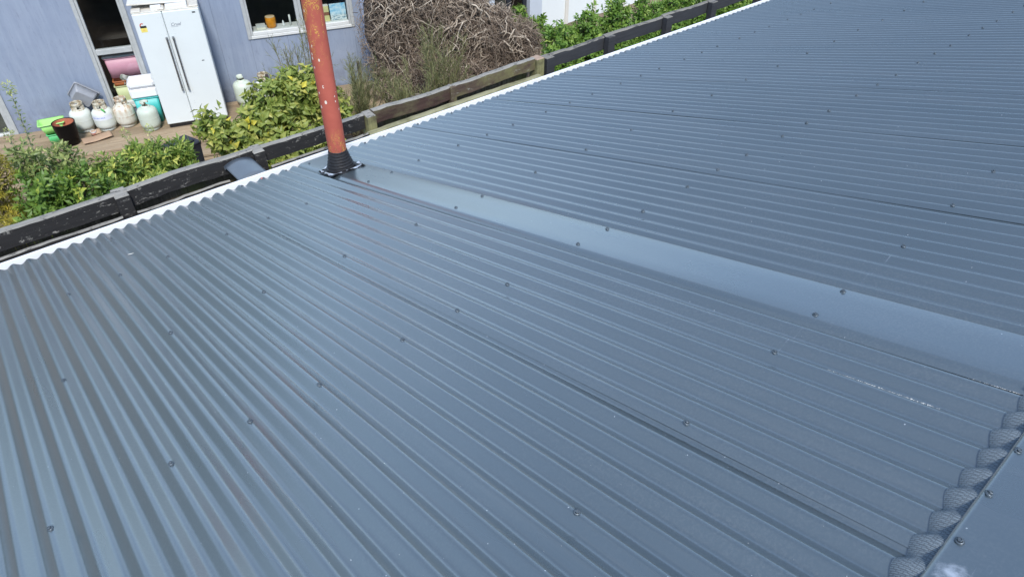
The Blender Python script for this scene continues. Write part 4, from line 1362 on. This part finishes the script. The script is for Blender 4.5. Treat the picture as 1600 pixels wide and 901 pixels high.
for q in ((0, 1, 2, 3), (3, 2, 4, 5), (0, 5, 4, 1), (1, 4, 2), (0, 3, 5)): mb.face(list(q))
mb.build('house_roof', M['roofing'], wc, WI)
mb = MB(); rr = random.Random(4)
t = thing('board_pile', 'pale boards and timber offcuts on top of the brush by the grey post', 'timber', (8.15, 6.45, -1.62), 0.1)
for i, (x, y, z, L, w, a, m_) in enumerate(((0, 0, 0.0, 0.9, 0.25, 0.0, M['batten']), (0.2, -0.15, 0.03, 0.7, 0.07, 0.25, M['deck']), (-0.1, -0.2, 0.05, 0.6, 0.06, -0.3, M['deck']))):
    mb = MB(); mb.bevbox(-L / 2, L / 2, -w / 2, w / 2, 0, 0.03, 0.003)
    o = mb.build('board', m_, t); o.location = (x, y, z); o.rotation_euler = (0, 0.06, a)
mb = MB(); mb.bevbox(-.5, .45, .13, .15, -1.2, .03, .003); mb.build('prop_panel', M['batten'], t)

# ------------------------------------------------------------------ plants
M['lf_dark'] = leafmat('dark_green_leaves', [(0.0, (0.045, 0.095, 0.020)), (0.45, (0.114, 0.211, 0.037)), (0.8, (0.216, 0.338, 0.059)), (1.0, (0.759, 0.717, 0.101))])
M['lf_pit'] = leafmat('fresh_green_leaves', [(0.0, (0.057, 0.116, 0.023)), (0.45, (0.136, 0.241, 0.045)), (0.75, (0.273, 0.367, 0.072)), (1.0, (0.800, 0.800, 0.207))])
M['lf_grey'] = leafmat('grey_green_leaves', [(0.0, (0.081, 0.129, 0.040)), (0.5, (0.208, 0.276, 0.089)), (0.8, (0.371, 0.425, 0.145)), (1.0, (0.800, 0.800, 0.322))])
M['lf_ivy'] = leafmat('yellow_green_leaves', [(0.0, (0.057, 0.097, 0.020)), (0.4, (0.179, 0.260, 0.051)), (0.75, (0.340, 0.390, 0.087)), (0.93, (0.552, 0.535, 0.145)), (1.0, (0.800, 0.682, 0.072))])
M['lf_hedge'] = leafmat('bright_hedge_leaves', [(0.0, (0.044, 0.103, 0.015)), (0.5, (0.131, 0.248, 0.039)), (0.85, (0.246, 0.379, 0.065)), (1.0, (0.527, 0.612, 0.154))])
M['lf_yel'] = leafmat('golden_conifer_sprays', [(0.0, (0.096, 0.108, 0.018)), (0.5, (0.288, 0.264, 0.036)), (1.0, (0.576, 0.456, 0.060))])
M['broom'] = leafmat('broom_twigs', [(0.0, (0.092, 0.092, 0.040)), (0.5, (0.184, 0.212, 0.083)), (0.85, (0.294, 0.294, 0.129)), (1.0, (0.442, 0.368, 0.184))], trans=0.1, rough=0.7)
M['bark'] = plain('brown_bark', (0.13, 0.10, 0.07), 0.9, 0, 0.3, 30, 0.5)
M['stalk'] = plain('pale_stalk', (0.24, 0.24, 0.14), 0.8, 0, 0.2, 30)
M['deadtwig'] = leafmat('dead_twigs', [(0.0, (0.076, 0.056, 0.041)), (0.5, (0.217, 0.162, 0.118)), (0.85, (0.412, 0.328, 0.250)), (1.0, (0.714, 0.612, 0.474))], trans=0.0, rough=0.9)
M['vine'] = leafmat('bleached_vine', [(0.0, (0.24, 0.185, 0.135)), (0.5, (0.38, 0.31, 0.235)), (1.0, (0.56, 0.48, 0.38))], trans=0.0, rough=0.85)


def rvec(r):
    while True:
        v = Vector((r.uniform(-1, 1), r.uniform(-1, 1), r.uniform(-1, 1)))
        if 0.05 < v.length <= 1: return v


def shrub(name, label, cat, base, lobes, nclump, per, L, W, mat, seed, stems=7, tipbright=0.25, yellow=0.06, group=None, up=0.35, droop=0.25, stemmat=None):
    """lobes: world-space (cx, cy, cz, rx, ry, rz); leaves sit in rosettes on twigs that leave the stems"""
    r = random.Random(seed)
    t = thing(name, label, cat, base, 0, group)
    inv = Matrix.Translation(-Vector(base))
    lv = MB(); st = MB()
    B = Vector(base)
    tot = sum(l[3] * l[4] * l[5] for l in lobes) ** 1.0
    ends = []
    for l in lobes:
        c = Vector(l[:3]); ra = Vector(l[3:])
        nc = max(3, int(nclump * (l[3] * l[4] * l[5]) / tot))
        for i in range(nc):
            v = rvec(r)
            v = v * (v.length ** -0.55)          # towards the surface
            v *= 1 + 0.22 * noise.noise(v * 2.1 + Vector((seed, 0, 0)))
            p = c + Vector((v.x * ra.x, v.y * ra.y, v.z * ra.z))
            outd = (Vector((v.x, v.y, v.z * 0.8)) + Vector((0, 0, up)) + rvec(r) * 0.45).normalized()
            hb = 0.5 + 0.5 * v.z
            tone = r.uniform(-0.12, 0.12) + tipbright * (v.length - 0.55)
            yel = r.random() < yellow
            for q in range(per):
                a = 2.4 * q + r.uniform(-.4, .4)
                e = outd.orthogonal().normalized()
                f = outd.cross(e)
                side = e * math.cos(a) + f * math.sin(a)
                k = q / per
                d = (outd * (0.25 + 0.7 * k) + side * (1.0 - 0.55 * k)).normalized()
                pb_ = p - outd * (L * 1.3 * (1 - k)) + side * 0.004
                nr = (outd * 1.0 - d * outd.dot(d) + rvec(r) * 0.25).normalized()
                sz = r.uniform(0.5, 1.3)
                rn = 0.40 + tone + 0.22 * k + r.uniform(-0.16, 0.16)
                if yel: rn = 0.9 + r.uniform(-.08, .1)
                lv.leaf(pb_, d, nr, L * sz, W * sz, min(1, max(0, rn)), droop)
            if i % 3 == 0: ends.append(p - outd * L * 1.2)
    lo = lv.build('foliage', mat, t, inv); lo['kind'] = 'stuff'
    for i in range(stems):
        l = lobes[i % len(lobes)]
        c = Vector(l[:3]) + Vector((rvec(r).x * l[3] * .5, rvec(r).y * l[4] * .5, l[5] * r.uniform(-.2, .6)))
        b0_ = B + Vector((r.uniform(-.06, .06), r.uniform(-.06, .06), 0))
        m_ = b0_.lerp(c, 0.5) + rvec(r) * 0.06
        st.tube([b0_, b0_.lerp(m_, .5), m_, m_.lerp(c, .5) + rvec(r) * 0.02, c], [0.014, .012, .010, .007, .004], 6, r.random())
    for e in ends:
        l = min(lobes, key=lambda q: (Vector(q[:3]) - e).length)
        c = Vector(l[:3])
        s_ = e.lerp(c, r.uniform(.5, .9)) - Vector((0, 0, .05))
        st.tube([s_, s_.lerp(e, .5) + rvec(r) * 0.02, e], [.005, .0035, .002], 4, r.random(), caps=False)
    st.build('stems', stemmat or M['bark'], t, inv)
    return t


# left: golden conifer, dark shrubs, flower stalks
shrub('golden_conifer', 'golden yellow conifer at the far left edge', 'shrub', (0.12, 2.3, GZ), [(0.08, 2.25, -0.45, .21, .2, .32), (0.16, 2.2, -1.05, .22, .25, .4)], 900, 10, 0.034, 0.011, M['lf_yel'], 1, 6, 0.3, 0)
shrub('dark_leafy_shrub', 'dark green leafy shrub behind the left end of the black fence', 'shrub', (0.5, 2.05, GZ), [(0.36, 2.02, -0.62, .22, .22, .22), (0.64, 2.05, -0.72, .22, .22, .22), (0.48, 2.0, -1.05, .34, .3, .35), (0.83, 2.1, -.90, .16, .2, .20), (0.30, 1.95, -.85, .2, .2, .3)], 760, 9, 0.058, 0.030, M['lf_dark'], 2, 8, 0.25, 0.07)
shrub('grey_leafed_shrub', 'grey green flowering shrub in front of the lime basin', 'shrub', (0.6, 2.7, GZ), [(0.40, 2.5, -0.55, .14, .16, .22), (0.66, 2.6, -0.68, .17, .18, .18), (0.85, 2.6, -0.80, .12, .15, .14), (0.55, 2.6, -1.05, .30, .25, .3)], 520, 8, 0.064, 0.025, M['lf_grey'], 3, 7, 0.3, 0.12)
def stalk(label, base, top, seed, n=9, L=0.060):
    r = random.Random(seed)
    t = thing('flower_stalk', label, 'plant', base, 0, 'tall flower stalks')
    inv = Matrix.Translation(-Vector(base))
    b, e = Vector(base), Vector(top)
    pts = [b.lerp(e, i / 6) + Vector((0.015 * math.sin(i), 0.01 * math.cos(i * 1.3), 0)) * (1 if i < 6 else 0) for i in range(7)]
    s = MB(); s.tube(pts, [0.008, .0075, .007, .0065, .006, .005, .003], 6); s.build('stem', M['stalk'], t, inv)
    lv = MB()
    H = (e - b).length
    for i in range(n * 5):
        f = 1 - (i / (n * 5)) * 0.75 / max(1, H) * 1.0
        p = b.lerp(e, max(0.2, f))
        a = i * 2.4
        d = Vector((math.cos(a), math.sin(a), 0.5)).normalized()
        lv.leaf(p, d, Vector((0, 0, 1)), L * r.uniform(.6, 1.1), L * .36, r.uniform(.3, .7))
    o = lv.build('foliage', M['lf_grey'], t, inv); o['kind'] = 'stuff'
    fl_ = MB()
    for i in range(55):
        v = rvec(r); p = e + Vector((v.x * .040, v.y * .040, v.z * .050))
        fl_.leaf(p, v.normalized(), v.orthogonal().normalized(), .020, .014, r.uniform(.85, 1))
    o = fl_.build('flower_head', M['lf_grey'], t, inv); o['kind'] = 'stuff'
stalk('tallest pale flower stalk rising against the blue wall', (0.40, 2.42, GZ), (0.50, 2.40, 0.115), 1, 12)
stalk('pale flower stalk by the left window frame', (0.28, 2.5, GZ), (0.36, 2.5, -0.27), 2)
stalk('short flower stalk left of the black pot below the lime basin', (0.50, 2.4, GZ), (0.535, 2.45, -0.50), 3, 6)
stalk('flower stalk in front of the rusty gas bottle', (1.16, 2.7, GZ), (1.22, 2.7, -0.62), 4, 4)
stalk('flower stalk in front of the forward gas bottle', (1.36, 2.8, GZ), (1.44, 2.8, -0.68), 5, 4)
P_ = M['lf_pit']
shrub('green_garden_shrub', 'loose green shrub beside the deck step left of centre', 'shrub', (1.02, 2.5, GZ), [(0.95, 2.45, -0.80, .15, .16, .17), (1.06, 2.55, -1.0, .24, .2, .25)], 230, 10, 0.064, 0.024, P_, 12, 6, 0.3, 0.16, 'young green shrubs behind the black fence')
shrub('green_garden_shrub', 'upright green shrub in the middle below the gas bottles', 'shrub', (1.28, 2.7, GZ), [(1.22, 2.65, -0.82, .10, .14, .17), (1.30, 2.6, -1.02, .17, .2, .22)], 190, 10, 0.066, 0.025, P_, 13, 6, 0.3, 0.12, 'young green shrubs behind the black fence')
shrub('green_garden_shrub', 'dense green shrub next to the black bin', 'shrub', (1.55, 2.9, GZ), [(1.46, 2.8, -0.96, .15, .18, .17), (1.64, 2.9, -1.04, .17, .18, .17), (1.55, 2.75, -1.22, .24, .22, .24)], 330, 10, 0.068, 0.025, P_, 14, 7, 0.3, 0.10, 'young green shrubs behind the black fence')
shrub('green_garden_shrub', 'low yellow tipped shrub nearest the black fence post', 'shrub', (1.15, 2.0, GZ), [(1.05, 2.0, -0.86, .12, .14, .09), (1.22, 2.1, -0.90, .12, .14, .11)], 120, 9, 0.056, 0.022, P_, 15, 6, 0.3, 0.45, 'young green shrubs behind the black fence')
# broad leaved shrub left of the pipe
I_ = M['lf_ivy']
shrub('broad_leaf_shrub', 'large yellow green broad leaved shrub left of the red pipe', 'shrub', (3.0, 3.9, GZ),
      [(2.26, 3.6, -1.22, .20, .25, .26), (2.48, 3.6, -1.50, .28, .28, .30), (2.75, 3.7, -1.40, .26, .26, .30), (3.05, 3.8, -1.24, .30, .3, .34), (3.40, 3.9, -1.24, .30, .3, .36), (3.72, 4.0, -1.35, .28, .3, .36), (3.98, 4.0, -1.62, .20, .25, .30), (3.1, 3.6, -1.75, .7, .3, .35), (2.40, 3.55, -1.75, .30, .25, .25)],
      1150, 7, 0.092, 0.060, I_, 21, 12, 0.35, 0.09, droop=0.45, up=0.2)


def broom(name, label, base, tops, n, seed, spread, h, group='wiry broom bushes'):
    r = random.Random(seed)
    t = thing(name, label, 'shrub', base, 0, group)
    inv = Matrix.Translation(-Vector(base))
    tw = MB(); st = MB()
    B = Vector(base)
    for i in range(tops):
        a = r.uniform(0, 2 * PI); ln = h * r.uniform(.55, 1.0)
        d = Vector((math.cos(a) * spread * r.uniform(.2, 1), math.sin(a) * spread * r.uniform(.2, 1), ln))
        pts = [B, B + d * .35 + rvec(r) * .04, B + d * .7 + rvec(r) * .05, B + d]
        st.tube(pts, [.012, .009, .006, .003], 5, r.random())
        for j in range(n):
            f = r.uniform(.3, 1.0)
            p = (pts[1].lerp(pts[2], (f - .3) / .4) if f < .7 else pts[2].lerp(pts[3], (f - .7) / .3))
            dd = (d.normalized() * r.uniform(.6, 1.2) + rvec(r) * .65).normalized()
            L = r.uniform(.10, .24)
            q1 = p + dd * L * .5 + rvec(r) * .012
            q2 = p + dd * L + Vector((0, 0, r.uniform(-.02, .04)))
            tw.tube([p, q1, q2], [.0028, .0022, .0012], 3, r.random(), smooth=False, caps=False)
            for g_ in range(4):
                u_ = q1.lerp(q2, r.random())
                e_ = (dd + rvec(r) * .8).normalized()
                tw.tube([u_, u_ + e_ * r.uniform(.03, .08)], [.0022, .001], 3, r.random(), smooth=False, caps=False)
    o = tw.build('twigs', M['broom'], t, inv); o['kind'] = 'stuff'
    st.build('stems', M['bark'], t, inv)
    return t


broom('broom_bush', 'tall wiry green broom in front of the wide blue house window', (4.15, 5.35, GZ), 15, 42, 1, .55, 1.95)
broom('broom_bush', 'olive broom bush just right of the red pipe', (4.75, 4.85, GZ), 26, 60, 2, .55, 1.35)
broom('broom_bush', 'olive broom growing up in front of the brush heap', (6.1, 4.5, GZ), 17, 55, 3, .42, 1.75)
broom('broom_bush', 'low sprawling broom at the foot of the brush heap', (5.45, 4.45, GZ), 18, 50, 4, .55, 1.25)

# dead brush heap beside the house corner
bh = thing('brush_heap', 'tangled heap of dead grey brown vines beside the blue house', 'brush heap', (7.0, 5.8, GZ))
BI = Matrix.Translation(-Vector(bh.location))
LOB = [(6.18, 6.02, -1.62, .52, .50, 1.12), (6.75, 6.00, -1.62, .72, .52, 1.08), (7.35, 5.85, -1.80, .72, .55, .84), (7.9, 5.55, -2.02, .62, .5, .62), (8.38, 5.3, -2.15, .40, .42, .48), (6.5, 5.9, -2.4, .9, .6, .6), (7.5, 5.6, -2.5, 1.1, .6, .5)]
core = MB()
for (cx, cy, cz, rx, ry, rz) in LOB:
    def cf(a, b, L_=(cx, cy, cz, rx, ry, rz)):
        th, ph = PI * b, 2 * PI * a
        v = Vector((math.sin(th) * math.cos(ph), math.sin(th) * math.sin(ph), math.cos(th)))
        k = .78 * (1 + .30 * noise.noise(v * 2.4 + Vector(L_[:3])))
        return (L_[0] + v.x * L_[3] * k, L_[1] + v.y * L_[4] * k, L_[2] + v.z * L_[5] * k)
    core.grid(cf, 20, 12)
core.build('packed_core', plain('dark_core', (0.075, 0.056, 0.042), 0.95, 0, 0.5, 25, 0.8), bh, BI)  # dark core under the twigs keeps the heap from being see-through
r = random.Random(77)
tw = MB()
def surf(L_, r, fr=1.0):
    v = rvec(r).normalized()
    if v.y > 0.35: v.y = -v.y
    if v.z < -0.6: v.z = -v.z
    fr *= 1 + 0.30 * noise.noise(v * 2.4 + Vector(L_[:3]))
    return Vector((L_[0] + v.x * L_[3] * fr, L_[1] + v.y * L_[4] * fr, L_[2] + v.z * L_[5] * fr)), v
wts = [l[3] * l[5] for l in LOB]
for i in range(17000):
    L_ = r.choices(LOB, wts)[0]
    p, nv = surf(L_, r, r.uniform(.78, 1.02))
    if p.z < GZ: continue
    tang = nv.cross(rvec(r)).normalized()
    d = (tang + nv * r.uniform(-.1, .75) + Vector((0, 0, -.25))).normalized()
    ln = r.uniform(.07, .24)
    k1 = rvec(r) * ln * .28
    pts = [p, p + d * ln * .35 + k1 * .6, p + d * ln * .7 + k1, p + d * ln + rvec(r) * ln * .25]
    w = r.uniform(.0028, .0066)
    tw.tube(pts, [w, w, w * .8, w * .4], 3, min(1, max(0, r.gauss(.48, .22))), smooth=False, caps=False)
o = tw.build('twigs', M['deadtwig'], bh, BI); o['kind'] = 'stuff'
for i in range(240):
    L_ = r.choices(LOB[:5], wts[:5])[0]
    p, nv = surf(L_, r, 1.0)
    if p.z < L_[2] - .1 * L_[5] and r.random() < .75:
        p.z = L_[2] + L_[5] * r.uniform(.3, .9); 
    vm = MB()
    tang = nv.cross(rvec(r)).normalized()
    pts = [p]; d = tang
    for q in range(9):
        d = (d + rvec(r) * .55 + Vector((0, 0, -.08)) ).normalized()
        nx = pts[-1] + d * r.uniform(.045, .085)
        c = Vector(L_[:3]); e = nx - c
        s_ = math.sqrt((e.x / L_[3]) ** 2 + (e.y / L_[4]) ** 2 + (e.z / L_[5]) ** 2)
        nx = c + e * (r.uniform(.98, 1.08) / max(s_, .3)) * .65 + nx * .35 - c * .0 if False else c + e * (1.0 / max(s_, .3)) * r.uniform(.97, 1.16)
        pts.append(nx)
    w = r.choice((r.uniform(.004, .007), r.uniform(.005, .009), r.uniform(.009, .017)))
    vm.tube(pts, [w * (1 - .05 * q) for q in range(len(pts))], 6, r.random())
    vm.build('vine', M['vine'], bh, BI)

for i in range(46):          # straighter broken branches sticking out of the heap
    L_ = r.choices(LOB[:5], wts[:5])[0]
    p, nv = surf(L_, r, .9)
    if p.z < L_[2]: p.z = L_[2] + r.uniform(.1, .8) * L_[5]
    d = (nv + rvec(r) * .8 + Vector((0, -.2, .35))).normalized()
    ln = r.uniform(.25, .55); k1 = rvec(r) * .06
    w = r.uniform(.004, .010)
    vm = MB(); vm.tube([p, p + d * ln * .4 + k1, p + d * ln * .75 + k1 * .6, p + d * ln], [w, w * .9, w * .7, w * .4], 6, r.random())
    q0 = p + d * ln * .55 + k1 * .7
    vm.tube([q0, q0 + (d + rvec(r) * .9).normalized() * ln * .35], [w * .6, w * .25], 5, r.random())
    vm.build('branch', M['vine'], bh, BI)

# hedge in front of the white cottage
H_ = M['lf_hedge']
HG = 'hedge shrubs behind the charcoal fence'
for i, (lab_, c, lob) in enumerate((
    ('bright green hedge shrub next to the brush heap', (6.8, 2.7), [(6.62, 2.6, -0.98, .14, .2, .22), (6.85, 2.7, -0.98, .20, .22, .24), (6.8, 2.65, -1.35, .32, .3, .35)]),
    ('bright green hedge shrub second from the brush heap', (7.4, 2.75), [(7.35, 2.7, -0.98, .22, .22, .26), (7.5, 2.75, -0.86, .09, .12, .22), (7.4, 2.7, -1.35, .35, .3, .38)]),
    ('tall peaked hedge shrub third from the brush heap', (8.15, 2.85), [(8.1, 2.8, -1.0, .24, .24, .30), (8.02, 2.8, -0.80, .10, .12, .16), (8.1, 2.8, -1.4, .38, .3, .38)]),
    ('small peaked hedge shrub fourth from the brush heap', (8.8, 2.95), [(8.82, 2.9, -1.08, .15, .18, .24), (9.2, 2.95, -1.2, .2, .2, .2), (8.7, 2.9, -1.45, .34, .3, .28)]),
    ('hedge shrub fifth from the brush heap', (9.75, 3.05), [(9.68, 3.0, -1.14, .20, .2, .26), (9.98, 3.0, -1.12, .20, .2, .28), (9.6, 3.0, -1.5, .5, .3, .3)]),
    ('hedge shrub sixth from the brush heap', (10.6, 3.05), [(10.45, 3.0, -1.16, .26, .2, .30), (10.85, 3.0, -1.16, .24, .2, .32), (10.6, 3.0, -1.55, .5, .3, .3)]),
    ('farthest hedge shrub at the top of the picture', (11.6, 3.1), [(11.4, 3.0, -1.35, .3, .22, .26), (11.9, 3.0, -1.3, .3, .22, .28), (11.6, 3.0, -1.6, .6, .3, .3)]))):
    vol = sum(l[3] * l[5] for l in lob)
    shrub('hedge_shrub', lab_, 'shrub', (c[0], c[1], GZ), lob, int(2100 * vol), 9, 0.066, 0.036, H_, 60 + i, 8, 0.3, 0.05, HG)
shrub('hedge_shrub', 'small bright green shrub at the glazed door behind the brush', 'shrub', (8.9, 6.3, GZ), [(8.85, 6.2, -2.15, .22, .2, .26), (9.25, 6.3, -2.05, .2, .2, .26), (9.75, 6.3, -2.35, .3, .2, .25)], 240, 8, 0.085, 0.045, H_, 90, 6, 0.3, 0.05)
